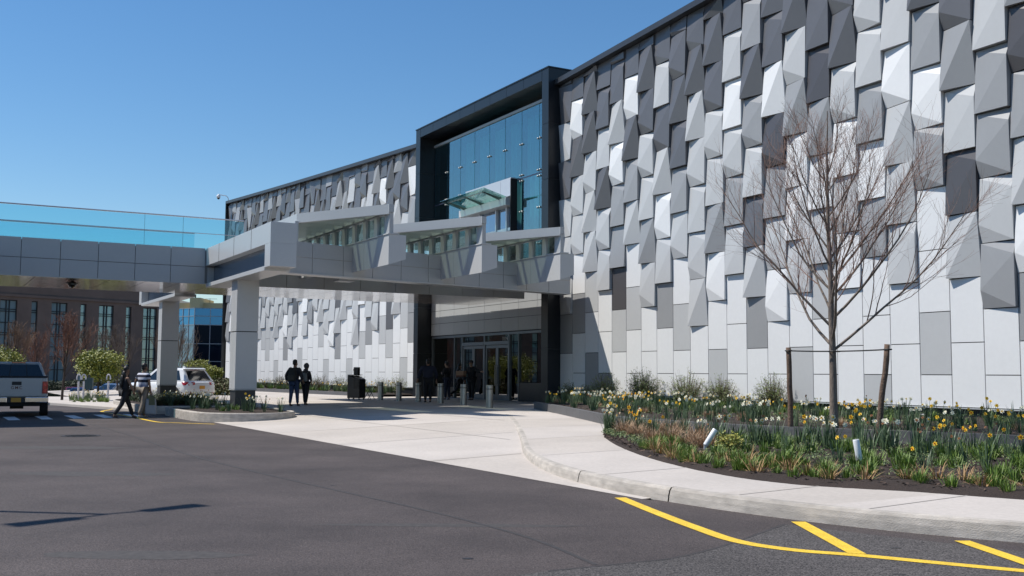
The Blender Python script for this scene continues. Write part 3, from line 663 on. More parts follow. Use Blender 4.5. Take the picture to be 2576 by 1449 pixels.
# stainless bollards
BOL=[(957,1007,'farthest stainless steel bollard, left of the black portal'),(1003,1009,'stainless steel bollard just left of the black portal frame'),(1052,1011,'stainless steel bollard beside the broad person in dark clothes'),
     (1108,1015,'stainless steel bollard in front of the person with folded arms'),(1166,1020,'stainless steel bollard in front of the person with the box'),(1231,1027,'nearest stainless steel bollard, in front of the right-hand doors')]
bz=thing('bollard',BOL[0][2],'bollard',group='stainless bollards guarding the doors')
g=MB(); g.lathe([(.135,0),(.135,.70),(.13,.705)],36); g.build('post',STEEL,bz,smooth=False)
g=MB(); g.lathe([(.118,.70),(.118,.74)],36); g.build('dark_ring',BACK,bz)
g=MB(); g.lathe([(.14,.715),(.14,.728)],36); g.build('collar',STEEL,bz)
g=MB(); g.lathe([(.135,.745),(.135,.86),(.12,.872),(.0,.874)],36); g.build('cap',STEEL,bz)
for i,(x,y,l) in enumerate(BOL):
    p=place(x,y); sc_=1.0
    if i==0: bz.location=p
    else: dup(bz,p,0,l)
# black valet stand and folding table
BLK=mat('stand_black',(.012,.012,.014),.35)
p=place(896,1006); vs=thing('valet_stand','tall black wheeled stand with sloped front beside a small folding table','stand',p,radians(-28))
g=MB(); g.hexa([(-.36,-.25,.09),(.36,-.25,.09),(.36,.25,.09),(-.36,.25,.09)],[(-.36,-.25,1.18),(.36,-.25,1.0),(.36,.25,1.0),(-.36,.25,1.18)]); g.hexa([(-.36,-.25,1.18),(.10,-.25,1.182),(.10,.25,1.182),(-.36,.25,1.18)],[(-.36,-.25,1.22),(.20,-.25,1.22),(.20,.25,1.22),(-.36,.25,1.22)])
g.build('cabinet',BLK,vs,bevel=.01)
g=MB(); g.box(.02,.33,-.262,-.25,.55,1.0); g.build('door',mat('stand_black2',(.02,.02,.022),.25),vs)
g=MB(); g.hexa([(-.02,-.2,1.16),(.36,-.2,1.0),(.36,.2,1.0),(-.02,.2,1.16)],[(-.02,-.2,1.175),(.36,-.2,1.015),(.36,.2,1.015),(-.02,.2,1.175)]); g.build('sloped_top',mat('grey_plastic',(.10,.10,.11),.3),vs)
for x in (-.3,.3):
    for y in (-.19,.19):
        g=MB(); g.lathe([(.045,-.015),(.045,.015)],10,0,Matrix.Translation((x,y,.045))@Matrix.Rotation(pi/2,4,'X')); g.box(x-.02,x+.02,y-.02,y+.02,.07,.095); g.build('caster',mat('caster_grey',(.25,.25,.25),.5),vs)
dv=thing('dispenser','small black box with a side handle standing on the black stand','dispenser',p+Vector((0,0,1.22)),radians(-28))
g=MB(); g.box(-.12,.14,-.09,.09,0,.36); g.build('casing',BLK,dv,bevel=.01); g=MB(); g.tube([(-.12,0,.30),(-.19,0,.27),(-.21,0,.17)],.012); g.build('handle',BLK,dv)
p=place(929,1005.5); tb=thing('folding_table','small dark folding table with crossed legs next to the black stand','table',p,radians(-28))
g=MB(); g.box(-.28,.28,-.2,.2,.62,.65); g.build('table_top',mat('table_brown',(.03,.022,.018),.5),tb)
for y in (-.16,.16):
    for sx in (-1,1): g=MB(); g.tube([(sx*.22,y,0),(-sx*.2,y+.02,.62)],.014,6); g.build('leg',BLK,tb)
bw=thing('wire_basket','low dark wire tray lying on the folding table','tray',p+Vector((0,0,.65)),0)
g=MB()
for k in range(9): t=-.16+.04*k; g.tube([(t,-.1,.02),(t,.1,.02)],.004,4)
g.build('base_wires',BLK,bw); g=MB(); g.tube([(-.16,-.1,.06),(.16,-.1,.06),(.16,.1,.06),(-.16,.1,.06),(-.16,-.1,.06)],.007,5); g.build('rim',BLK,bw)
# dome camera under the walkway
p=W(3.2,18.6,4.90); dc=thing('ceiling_camera','dark dome security camera hanging under the walkway soffit','security camera',p)
g=MB(); g.lathe([(.20,-.10),(.24,-.07),(.10,-.03),(.05,0)],16); g.build('housing',mat('dark_housing',(.05,.05,.05),.5),dc); g=MB(); g.lathe([(.03,-.26),(.11,-.22),(.15,-.14),(.15,-.10)],16); g.build('dome',mat('dome_black',(.01,.01,.012),.1),dc)
# street lamp left of the picture whose two heads shade the road
tipg=Vector((-4.45,11.88,0)); Hs=Vector((.649,-.095,0)); LH=9.6; base=tipg-Hs*LH
lp=thing('street_lamp','tall grey road lamp with two flat heads, left of the road','street lamp',base)
g=MB(); g.tube([(0,0,0),(0,0,.6),(0,0,LH-.1)],[.10,.075,.05],12); g.build('pole',mat('pole_grey',(.2,.2,.2),.5,metal=.5),lp)
d1=Vector((.65,.80,0)).normalized()
for s_ in (-1,1):
    g=MB(); q=Vector((0,0,LH)); d=d1*s_; n=Vector((-d.y,d.x,0))
    g.tube([q-Vector((0,0,.12)),q+d*.42],.035,8); a=q+d*.38; b=q+d*1.15
    g.hexa([a-n*.12,b-n*.17,b+n*.17,a+n*.12],[a-n*.10+Vector((0,0,.07)),b-n*.14+Vector((0,0,.09)),b+n*.14+Vector((0,0,.09)),a+n*.10+Vector((0,0,.07))]); g.build('lamp_head',mat('pole_grey',(.2,.2,.2),.5,metal=.5),lp,weld=True)
# white meter posts, sign post on the far pavement
def gb(px,py): return G(px,py,lambda b:.13)
POSTW=mat('post_white',(.62,.60,.62),.5)
mp=thing('meter_post','slim white post with a rounded ring head, left one of the pair','post',gb(196,1008),group='slim white posts on the far pavement')
g=MB(); g.tube([(0,0,0),(0,0,.95)],.05,8); g.build('shaft',POSTW,mp); g=MB(); g.tube([(0.10*cos(t*pi/6),0,1.12+.17*sin(t*pi/6)) for t in range(-1,8)],.035,6); g.build('ring_head',POSTW,mp)
dup(mp,gb(209,1007),0,'slim white post with a rounded ring head, right one of the pair'); dup(mp,gb(271,1006),0,'slim white post with a rounded ring head standing alone by the parked blue car')
sg=thing('notice_box','small dark notice box on a thin leg behind the white posts','notice box',gb(222,1003))
g=MB(); g.tube([(0,0,0),(0,0,.5)],.02,6); g.build('leg',BLK,sg); g=MB(); g.box(-.22,.22,-.08,.08,.5,1.1); g.build('box_body',mat('box_teal',(.02,.05,.06),.4),sg,bevel=.01); g=MB(); g.tube([(0,0,1.1),(0,0,1.28)],.06,8); g.build('top_knob',BLK,sg)
# white spot fittings in the flower beds
FW=mat('fitting_white',(.78,.79,.80),.35)
def spotlight(px,py,lab,tilt,az,s=1):
    p=place(px,py); t=thing('garden_spotlight',lab,'spotlight',p,az,group='white cylinder spotlights in the flower beds'); t.scale=(s,)*3
    M=Matrix.Translation((0,0,.16))@Matrix.Rotation(tilt,4,'Y')
    g=MB(); g.lathe([(.05,0),(.055,.02),(.055,.36),(.05,.37)],20,0,M); o=g.build('cylinder',FW,t,weld=True)
    g=MB(); g.lathe([(.046,.371),(.046,.374)],16,0,M); g.build('lens',mat('lens_grey',(.15,.16,.17),.1),t)
    g=MB(); g.tube([(0,0,-.03),(0,0,.10)],.022,8); g.box(-.03,.03,-.02,.02,.09,.18); g.build('stake',FW,t)
    for pl in o.data.polygons: pl.use_smooth=len(pl.vertices)==4 
spotlight(2163,1183,'white cylinder spotlight leaning left in the middle of the front bed',radians(-9),0,.85)
spotlight(1775,1142,'white cylinder spotlight tipped steeply to the right near the tan sedge',radians(32),0,.9)
spotlight(2296,1068,'white cylinder spotlight lying almost flat in the rear bed',radians(80),0,1.1)

# small bed with white flowers on the far pavement

# ================================================================== beds, plants and trees
def smooth_pts(pts,n=8): return [Vector((p.x,p.y)) for p in [Vector((q.x,q.y,0)) for q in spl([(v.x,v.y) for v in pts],n)]]
def resample(pts,n):
    L=[0]
    for p,q in zip(pts,pts[1:]): L.append(L[-1]+(q-p).length)
    out=[]
    for i in range(n):
        t=L[-1]*i/(n-1); k=0
        while k<len(L)-2 and L[k+1]<t: k+=1
        f=(t-L[k])/max(1e-9,L[k+1]-L[k]); out.append(pts[k].lerp(pts[k+1],f))
    return out
BF=smooth_pts([G(*p) for p in [(1518,1101),(1560,1127),(1650,1160),(1800,1195),(2000,1222),(2300,1241),(2576,1261),(2900,1282),(3500,1320)]])
BB=smooth_pts([G(*p) for p in [(1522,1092),(1560,1083),(1700,1096),(1880,1107),(2100,1114),(2576,1136),(2900,1151),(3500,1182)]])
GR=smooth_pts([G(*p) for p in [(1343,1029),(1400,1041),(1470,1057),(1545,1073),(1700,1088),(1880,1101),(2100,1112),(2306,1121),(2576,1134),(2900,1149),(3500,1180)]])
NS=150
bf,bb,gr=resample(BF,NS),resample(BB,NS),resample(GR,NS)
wl=[]
for p in gr:   # wall foot opposite each kerb point
    a,b=AB(p); q=PR(min(.0,-(-a)),.02,0) if 0 else W(a,-.62 if a>-10 else (-.62+(-10-a)*.03),0); wl.append(Vector((q.x,q.y)))
def bed(name,A,B,z0f,rise,rows,seed):
    g=MB(); grid=[]
    for i,(p,q) in enumerate(zip(A,B)):
        row=[]
        for j in range(rows+1):
            t=j/rows; c=p.lerp(q,t); e=min(1,min(t*(p-q).length,(1-t)*(p-q).length)/.25,i/4,(len(A)-1-i)/4)
            z=z0f(AB(c)[1])+rise*e+.035*e*noise.noise(Vector((c.x*2.2,c.y*2.2,seed)))+.02*e*noise.noise(Vector((c.x*9,c.y*9,seed)))
            row.append((c.x,c.y,z))
        grid.append(row)
    for i in range(len(grid)-1):
        for j in range(rows): g.face([grid[i][j],grid[i+1][j],grid[i+1][j+1],grid[i][j+1]])
    o=g.build(name,MULCH,smooth=True); return struct(o)
bed('front_bed_soil',bf,bb,lambda b:sz(b)+.005,.06,24,1)
raised=lambda b:sz(b)+.20
bed('rear_bed_soil',gr,wl,raised,.06,20,2)
# dark stone kerb of the raised bed, in lengths
g=MB(); gk=resample(GR,70)
for i in range(69):
    p,q=gk[i],gk[i+1]; t=(q-p).normalized(); n=Vector((-t.y,t.x))
    if n.dot(Vector((D2.x,D2.y)))<0 and n.dot(-N2)<0: n=-n
    if n.dot(-N2)<0: n=-n
    gap=.012 if i%5==4 else 0
    zb=sz(AB(p)[1])-.05; zt=sz(AB(p)[1])+.27; zt2=sz(AB(q)[1])+.27; q2=q-t*gap
    g.hexa([(*p,zb),(*q2,zb),(*(q2+n*.16),zb),(*(p+n*.16),zb)],[(*p,zt),(*q2,zt2),(*(q2+n*.16),zt2),(*(p+n*.16),zt)])
tag(g.build('bed_kerb',GRANITE,weld=False),'long low dark stone kerb curving round the raised flower bed under the right wall','stone kerb')
# left bed under the far wall
gl=[W(a,b) for a,b in [(14.4,1.9),(16,2.1),(20,2.5),(26,3.0),(32,3.6),(38,4.2),(46,5)]]
GL=smooth_pts(gl); gl=resample(GL,70); wl2=[]
for p in gl: a,b=AB(p); q=W(a,-.5+max(0,(a-16))*.028,0); wl2.append(Vector((q.x,q.y)))
bed('far_bed_soil',gl,wl2,lambda b:.42,.06,10,3)
g=MB()
for i in range(69):
    p,q=gl[i],gl[i+1]; n=Vector((-N2.x,-N2.y)); g.hexa([(*p,.1),(*q,.1),(*(q+n*.16),.1),(*(p+n*.16),.1)],[(*p,.50),(*q,.50),(*(q+n*.16),.50),(*(p+n*.16),.50)])
tag(g.build('bed_kerb',GRANITE,weld=True),'long low stone kerb of the flower bed behind the backpack couple','stone kerb')
# planters round the canopy columns
def planter(poly,label):
    base=Vector((W(*poly[0]).x,W(*poly[0]).y)); pts=[W(a,b) for a,b in poly]; P2=spl([(p.x,p.y) for p in pts+[pts[0]]],5)[:-1]
    cen=sum(P2,Vector((0,0)))/len(P2); P2=[Vector((p[0],p[1])) for p in P2]
    ar=sum(p.x*q.y-q.x*p.y for p,q in zip(P2,P2[1:]+P2[:1]))
    if ar<0: P2.reverse()
    inn=[p+(cen-p).normalized()*.17 for p in P2]; n=len(P2); g=MB()
    t=thing('planter',label,'planter',(cen.x,cen.y,0),world=True)
    def z0(p): return pz(min(15.2,max(0,AB(p)[1])))-.02
    for i in range(n):
        j=(i+1)%n; a,b,c,d=P2[i],P2[j],inn[j],inn[i]; zt=.30; k=.03
        ai,bi=a.lerp(d,.12),b.lerp(c,.12)
        g.face([(*a,z0(a)),(*b,z0(b)),(*bi,zt-k),(*ai,zt-k)]); g.face([(*ai,zt-k),(*bi,zt-k),(*bi.lerp(c,.15),zt),(*ai.lerp(d,.15),zt)])
        g.face([(*ai.lerp(d,.15),zt),(*bi.lerp(c,.15),zt),(*c,zt),(*d,zt)]); g.face([(*d,zt),(*c,zt),(*c,.1),(*d,.1)])
    g.build('planter_kerb',KM,t,weld=True)
    g=MB()
    for r in range(5):
        for i in range(n):
            j=(i+1)%n; f=lambda p,k:(*p.lerp(cen,k/5),.265+.05*min(k,2)/2+.02*noise.noise(Vector((p.x*3+k,p.y*3,0))))
            g.face([f(inn[i],r),f(inn[j],r),f(inn[j],r+1),f(inn[i],r+1)])
    g.build('soil',MULCH,t,weld=True,smooth=True); return cen
planter([(1.3,15.5),(-1.5,15.6),(-4.0,15.5),(-5.2,14.8),(-5.5,13.6),(-4.7,12.6),(-3,12.2),(1.2,12.2)],'pale kerbed planter with daffodils round the foot of the near column')
planter([(2.4,15.6),(2.4,12.4),(6,12.2),(12,12.2),(14.2,13.4),(14.2,14.8),(12,15.7),(6,15.9)],'long pale kerbed planter round the foot of the far column')
# ---- leaves and flowers
LEAFB=mat('daffodil_leaf',(.085,.135,.062),.5,var=.25,scale=6); GRASSG=mat('grass_green',(.135,.215,.030),.55,var=.3,scale=8); TAN=mat('sedge_tan',(.44,.30,.19),.8,var=.25,scale=10)
STRAW=mat('straw_leaf',(.40,.25,.12),.8,var=.25,scale=10); PW_=mat('petal_white',(.80,.78,.62),.5); PY=mat('petal_yellow',(.85,.55,.03),.5); PO=mat('petal_orange',(.75,.27,.03),.5); PC=mat('petal_cream',(.82,.76,.38),.5); DEAD=mat('faded_flower',(.30,.14,.06),.8)
def blade(g,rnd,base,az,L,lean,wd,mi=0,curl=.6,seg=4):
    d=Vector((cos(az),sin(az),0)); sd=Vector((-sin(az),cos(az),0)); prev=None; p=Vector(base); el=pi/2-lean
    for i in range(seg+1):
        t=i/seg; w_=wd*(1-t**2.2)*.5+.0008
        cur=(p-sd*w_,p+sd*w_)
        if prev: g.face([prev[0],prev[1],cur[1],cur[0]],mi)
        prev=cur; el-=curl*t*.5; p=p+(d*cos(el)+Vector((0,0,sin(el))))*L/seg
    return p
def clump_leaves(seed,n,L,wd,spread,lean,m,curl=.6,name='leaves',parent=None,mix=None):
    rnd=random.Random(seed); g=MB()
    for i in range(n):
        a=rnd.uniform(0,2*pi); r=spread*sqrt(rnd.random()); blade(g,rnd,(r*cos(a),r*sin(a),-.02),a+rnd.uniform(-.9,.9),L*rnd.uniform(.65,1.15),abs(rnd.gauss(0,lean)),wd*rnd.uniform(.7,1.2),1 if mix and rnd.random()<mix[1] else 0,curl*rnd.uniform(.3,1.4))
    return g.build(name,[m,mix[0]] if mix else m,parent)
def flower(g,c,face,r,mp,mc):
    z=face.normalized(); x=z.orthogonal().normalized(); y=z.cross(x)
    for k in range(6):
        a=k*pi/3; d=x*cos(a)+y*sin(a); s_=z.cross(d); c0=c+z*.0
        g.face([c0,c0+d*r*.55+s_*r*.34+z*r*.12,c0+d*r+z*r*.05,c0+d*r*.55-s_*r*.34+z*r*.12],mp)
    n=8; 
    for k in range(n):
        a,b=2*pi*k/n,2*pi*(k+1)/n; r0,r1=r*.18,r*.34
        f=lambda a,rr,h:c+(x*cos(a)+y*sin(a))*rr+z*h
        g.face([f(a,r0,.0),f(b,r0,.0),f(b,r1,r*.5),f(a,r1,r*.5)],mc); g.face([f(a,r1*.8,r*.42),f(b,r1*.8,r*.42),c+z*r*.1],mc)
def daff(seed,kind,nf):
    rnd=random.Random(seed); t=thing('daffodil_clump','',None)
    L=rnd.uniform(.36,.46); clump_leaves(seed,rnd.randint(16,26),L,.016,.07,.22,LEAFB,.45,'leaves',t)
    g=MB(); st=MB()
    for i in range(nf):
        a=rnd.uniform(0,2*pi); r=rnd.uniform(.02,.12); top=Vector((r*1.9*cos(a),r*1.9*sin(a),L*rnd.uniform(.82,1.12)))
        st.tube([(r*.4*cos(a),r*.4*sin(a),0),top*.6+Vector((0,0,.02)),top],.0035,4)
        fc=Vector((-.45+rnd.uniform(-.6,.6),-.8+rnd.uniform(-.5,.5),rnd.uniform(-.1,.35)))
        rr=rnd.uniform(.032,.046)
        if kind=='w': mp,mc=(0,0) if rnd.random()<.6 else (0,1)
        elif kind=='y': mp,mc=(1,1)
        elif kind=='o': mp,mc=(0,2) if rnd.random()<.5 else (1,2)
        else: mp,mc=(3,3); rr*=.6
        flower(g,top,fc,rr,mp,mc)
    if nf: fl=g.build('flowers',[PW_,PY,PO,DEAD],t); st.build('stems',LEAFB,fl)
    return t
def tuft(seed,name,L,wd,n,spread,lean,m,curl=.5,mix=None):
    t=thing(name,'',None); clump_leaves(seed,n,L,wd,spread,lean,m,curl,'leaves',t,mix); return t
def shrub(seed,H,R,n,name='shrub',leafc=None,twigc=None,leaf=.02,bare=.4):
    rnd=random.Random(seed); t=thing(name,'',None); g=MB(); lf=MB()
    for i in range(n):
        a=rnd.uniform(0,2*pi); rr=R*sqrt(rnd.random()); top=Vector((rr*cos(a),rr*sin(a),H*rnd.uniform(.55,1.0)*(1-.35*(rr/R)**2)))
        p0=Vector((rr*.15*cos(a),rr*.15*sin(a),0)); mid=p0.lerp(top,.5)+Vector((rnd.uniform(-.04,.04),rnd.uniform(-.04,.04),0)); g.tube([p0,mid,top],[.006,.004,.0015],4,cap=False)
        for k in range(rnd.randint(6,13)):
            u=rnd.uniform(.3,1); q=p0.lerp(top,u)+Vector((rnd.gauss(0,.045),rnd.gauss(0,.045),rnd.gauss(0,.03)))
            if rnd.random()<.6: g.tube([p0.lerp(top,u-.1),q],[.0025,.001],3,cap=False)
            if u>1-bare and rnd.random()<.55: continue
            for m_ in range(3):
                c=q+Vector((rnd.gauss(0,.02),rnd.gauss(0,.02),rnd.gauss(0,.02))); v1=Vector((rnd.gauss(0,1),rnd.gauss(0,1),rnd.gauss(0,1))).normalized()*leaf*rnd.uniform(.6,1.2); v2=v1.orthogonal().normalized()*leaf*.5
                lf.face([c-v1,c+v2,c+v1,c-v2],rnd.choice((0,0,1)))
    g.build('twigs',twigc or mat('twig_brown',(.12,.075,.05),.8),t); lf.build('foliage',leafc or [mat('shrub_green',(.14,.19,.05),.6),mat('shrub_green_pale',(.24,.27,.11),.6)],t); return t
rndp=random.Random(5)
def pt(A,B,u,v,zf,dz):
    x=u*(len(A)-1); i=min(int(x),len(A)-2); f=x-i; c=A[i].lerp(A[i+1],f).lerp(B[i].lerp(B[i+1],f),v); return Vector((c.x,c.y,zf(AB(c)[1])+dz))
protos={}
def first(key,mk):
    if key not in protos: protos[key]=mk(); return protos[key],True
    return protos[key],False
QUEUE=[]; MK={}
def put(key,mk,loc,label,cat,group,s=1):
    if mk and key not in MK: MK[key]=mk
    rz=rndp.uniform(0,2*pi) if not key.startswith(('daff',)) else rndp.uniform(-.5,.5)
    QUEUE.append((key,Vector(loc),rz,s,label,cat,group))
def flush():
    kinds={}
    for q in QUEUE: kinds.setdefault('daylily_tuft' if q[0].startswith('tuft') else ''.join(c for c in q[0] if c.isalpha())[:4],[]).append(q)
    for kind,qs in kinds.items():
        qs.sort(key=lambda q:q[1].length/q[3]); rest=qs[290:]
        for key,loc,rz,s,label,cat,group in qs[:290]:
            if key not in protos:
                protos[key]=o=MK[key](); o.location=loc; o.rotation_euler=(0,0,rz); o.scale=(s,)*3; tag(o,label,cat,group)
            else: o=dup(protos[key],loc,rz,label,s,group); o['category']=cat
        if rest:
            vs,fs,ms,mats=[],[],[],[]
            for key,loc,rz,s,*_ in rest:
                if key not in protos: continue
                M=Matrix.Translation(loc)@Matrix.Rotation(rz,4,'Z')@Matrix.Scale(s,4)
                st=list(protos[key].children)
                for ch in list(st): st+=list(ch.children)
                for ch in st:
                    me=ch.data; n=len(vs); vs+=[M@v.co for v in me.vertices]
                    idx=[]
                    for m_ in me.materials:
                        if m_ not in mats: mats.append(m_)
                        idx.append(mats.index(m_))
                    for p_ in me.polygons: fs.append([n+i for i in p_.vertices]); ms.append(idx[p_.material_index])
            me=bpy.data.meshes.new('distant_flowers'); me.from_pydata([tuple(v) for v in vs],[],fs)
            for m_ in mats: me.materials.append(m_)
            me.polygons.foreach_set('material_index',ms)
            nm='distant_daffodils' if kind=='daff' else 'distant_leafy_tufts'
            o=bpy.data.objects.new(nm,me); C.objects.link(o); tag(o,'farther daffodils massed in the beds' if kind=='daff' else 'farther green leafy tufts massed in the beds','daffodils' if kind=='daff' else 'ground cover',kind='stuff')
KL={'w':'white flowered daffodil clump with blue-green leaves','y':'bright yellow flowered daffodil clump with blue-green leaves','o':'orange centred daffodil clump with blue-green leaves','d':'daffodil clump whose flowers have faded brown','n':'flowerless clump of tall blue-green daffodil leaves'}
def daffs(zone,A,B,zf,dz,n,u0,u1,v0,v1,mix,grp,where,smin=.85,smax=1.2,nf=(2,5)):
    for i in range(n):
        u=u0+(u1-u0)*(i+rndp.uniform(.1,.9))/n; v=rndp.uniform(v0,v1); k=rndp.choices('wyodn',mix)[0]; var=rndp.randint(0,2)
        put('daff%s%d'%(k,var),lambda k=k,var=var:daff(ord(k)*7+var,k,0 if k=='n' else (2+var if k!='d' else 2)),pt(A,B,u,v,zf,dz),KL[k]+' '+where,'daffodils',KL[k].split(' with')[0][:28]+' '+grp,rndp.uniform(smin,smax))
# rear bed (raised) and front bed along the right wall
daffs('r',gr,wl,raised,.05,200,.02,.96,.04,.55,(48,12,10,10,20),'in the raised bed','in the raised bed by the right wall')
daffs('r',gr,wl,raised,.05,40,.05,.62,.5,.92,(42,9,9,18,22),'at the back of the raised bed','at the back of the raised bed')
daffs('f',bf,bb,sz,.06,95,.01,.96,.60,.98,(8,3,8,14,67),'along the back of the front bed','along the back of the front bed',1.0,1.3)
daffs('f',bf,bb,sz,.06,34,.35,.95,.30,.9,(24,14,8,12,42),'in the middle of the front bed','in the middle of the front bed',.9,1.2)
for i in range(420):   # fresh green tufts with dry straw skirts
    u=rndp.uniform(.26,.96); v=rndp.uniform(.04,.86); 
    if noise.noise(Vector((u*26,v*3.2,9)))<-.12: continue
    if u<.34: v=rndp.uniform(.1,.45)
    var=rndp.randint(0,3)
    put('tuft%d'%var,lambda var=var:tuft(50+var,'daylily_tuft',.20,.012,52,.075,.34,GRASSG,.5,(STRAW,.0)),pt(bf,bb,u,v,sz,.05),'fresh green daylily tuft in the front flower bed','daylily','fresh green daylily tufts in the front bed',rndp.uniform(.75,1.3))
for i in range(34):
    u=.30+.66*(i+rndp.random())/34; v=rndp.uniform(.05,.20); var=rndp.randint(0,1)
    put('straw%d'%var,lambda var=var:tuft(70+var,'dry_daylily',.27,.011,70,.07,1.15,STRAW,1.0,(GRASSG,.22)),pt(bf,bb,u,v,sz,.05),'dry orange-brown daylily clump along the front edge of the bed','daylily','dry daylily clumps along the front bed edge',rndp.uniform(.8,1.25))
for i,(px,py) in enumerate([(1571,1098),(1600,1106),(1640,1118),(1655,1095),(1690,1122),(1712,1108),(1735,1130),(1690,1100),(1760,1118),(1770,1135),(1600,1092),(1640,1100)]):
    c=G(px,py); var=i%2
    put('sedge%d'%var,lambda var=var:tuft(80+var,'sedge_clump',.25,.0065,300,.12,.68,TAN,.9),c+Vector((0,0,.06)),'hazy tan sedge clump at the left tip of the front bed','sedge','hazy tan sedge clumps at the tip of the front bed',rndp.uniform(1.2,1.6))
for i in range(16):
    u=.03+.92*(i+rndp.random())/16; var=i%2
    put('sedge%d'%var,None,pt(gr,wl,u,rndp.uniform(.1,.4),raised,.05),'hazy tan sedge clump among the daffodils of the raised bed','sedge','tan sedge clumps in the raised bed',rndp.uniform(.6,.9))
for i in range(95):
    u=.04+.92*(i+rndp.random())/95; var=rndp.randint(0,3)
    put('tuft%d'%var,None,pt(gr,wl,u,rndp.uniform(.35,.95),raised,.04),'fresh green grassy tuft in the raised flower bed','grass tuft','fresh green tufts in the raised bed',rndp.uniform(.9,1.5))
# shrubs against the right wall
SH=[(1430,985,.75,'low dark green shrub at the black portal end of the raised bed',.9),(1475,990,.7,'second low dark green shrub from the black portal',.8),(1522,990,1.15,'thin twiggy shrub half leafless in the canopy shadow',1),(1619,995,1.3,'fullest green leafy shrub against the right wall',1.25),(1724,1000,1.2,'open shrub with pale leaves and dark twigs against the right wall',1.15),(1812,1003,1.05,'spreading sparse shrub left of the tree stake',1.1),(1942,1008,1.1,'twiggy shrub right behind the left tree stake',1.0)]
for i,(px,py,h,lab,s) in enumerate(SH):
    c=W(0,0,0); base=U(px,py,.6); 
    # stand it one metre off the wall
    r=ray(px,py); best=None
    for k in range(200):
        y=20+k*.13; p=Vector((r.x/r.y*y,y)); a,b=AB(p)
        if b<.25-min(0,(a+10))*.03: best=p; break
    h*=1.22; o=shrub(200+i,h,h*.46,int(190*s),'wall_shrub',bare=.15 if i in(3,) else .3,leaf=.024); o.location=(best.x,best.y,.42); tag(o,lab,'shrub','shrubs against the right wall')
# far bed: shrubs, flowers
for i in range(15):
    u=.03+.62*i/14; h=rndp.uniform(.8,1.25)
    put('farshrub%d'%(i%3),lambda i=i:shrub(300+i%3,1.0,.5,60,'bed_shrub',bare=.5),pt(gl,wl2,u,rndp.uniform(.45,.8),lambda b:.42,.04),'leggy half-leafed shrub in the bed under the far wall','shrub','leggy shrubs under the far wall',h)
daffs('l',gl,wl2,lambda b:.42,.05,70,.01,.75,.08,.75,(60,20,8,4,8),'in the far bed','in the bed under the far wall',1.0,1.4)
for i in range(50):
    var=rndp.randint(0,3); put('tuft%d'%var,None,pt(gl,wl2,rndp.uniform(.01,.8),rndp.uniform(.1,.7),lambda b:.42,.04),'leafy green tuft in the bed under the far wall','grass tuft','green tufts under the far wall',rndp.uniform(1.2,2.0))
# planters at the columns
def inpl(a0,a1,b0,b1,n,lab,grp,mixk=(50,10,8,6,26)):
    for i in range(n):
        a,b=rndp.uniform(a0,a1),rndp.uniform(b0,b1)
        if abs(a+1.75)<.6 and abs(b-13.5)<.6 or abs(a-11.3)<.6 and abs(b-13.5)<.6: continue
        c=W(a,b,.29); k=rndp.choices('wyodn',mixk)[0]; var=rndp.randint(0,2)
        put('daff%s%d'%(k,var),(lambda k=k,var=var:daff(ord(k)*7+var,k,0 if k=='n' else 2+var)),c,KL[k]+' '+lab,'daffodils',KL[k].split(' with')[0][:28]+' '+grp,rndp.uniform(.9,1.25))
        if rndp.random()<.5: put('tuft%d'%(i%4),None,W(rndp.uniform(a0,a1),rndp.uniform(b0,b1),.29),'small green tuft '+lab,'grass tuft','small green tufts '+grp,rndp.uniform(.8,1.4))
inpl(-4.6,1.0,12.6,15.1,20,'in the near column planter','in the near planter')
inpl(2.8,13.5,12.7,15.3,44,'in the far column planter','in the far planter')
for i in range(26):   # low dark leafy plants of the far planter
    put('low%d'%(i%2),lambda i=i:shrub(400+i%2,.45,.30,46,'low_shrub',leafc=[mat('low_green',(.035,.06,.022),.6),mat('low_green2',(.06,.09,.03),.6)],bare=.1,leaf=.024),W(rndp.uniform(2.9,9),rndp.uniform(13.5,15.4),.28),'low dark leafy plant in the far column planter','plant','low dark plants in the far planter',rndp.uniform(.7,1.1))
# creeping ground cover and bark pieces that nobody could count
g=MB(); rc=random.Random(3)
for A,B,zf,dz,u1,n in ((bf,bb,sz,.075,.98,9000),(gr,wl,raised,.075,.98,4000)):
    for i in range(n):
        c=pt(A,B,rc.uniform(.005,u1),rc.uniform(.03,.97),zf,dz); r=rc.uniform(.014,.042); a=rc.uniform(0,pi); x=Vector((cos(a),sin(a),rc.uniform(-.3,.3)))*r; y=Vector((-sin(a),cos(a),rc.uniform(-.3,.3)))*r*.35; c.z+=rc.uniform(-.015,.012)
        g.face([c-x-y,c+x-y,c+x+y,c-x+y],0 if rc.random()<.7 else 1)
tag(g.build('bark_chips',[mat('bark_dark',(.035,.022,.016),.9),mat('bark_brown',(.11,.07,.05),.9)]),'scattered dark bark chips covering the flower beds','bark mulch',kind='stuff')
g=MB()
for A,B,zf,dz,u1,n in ((bf,bb,sz,.09,.98,7000),(gr,wl,raised,.09,.98,7000)):
    for i in range(n):
        u=rc.uniform(.01,u1); v=rc.uniform(.15,.97)
        if noise.noise(Vector((u*45,v*7,3)))<.02: continue
        c=pt(A,B,u,v,zf,dz)
        for k in range(4):
            d=Vector((rc.gauss(0,1),rc.gauss(0,1),rc.uniform(.1,1.2))).normalized()*rc.uniform(.02,.05); s_=d.orthogonal().normalized()*.010; q=c+Vector((rc.gauss(0,.03),rc.gauss(0,.03),rc.uniform(-.01,.05)))
            g.face([q,q+d*.5+s_,q+d,q+d*.5-s_],rc.choice((0,1,0)))
tag(g.build('creeping_plants',[mat('creeper_green',(.07,.12,.035),.6),mat('creeper_yellow',(.16,.19,.05),.6)]),'low creeping green leaves between the daffodils','ground cover',kind='stuff')
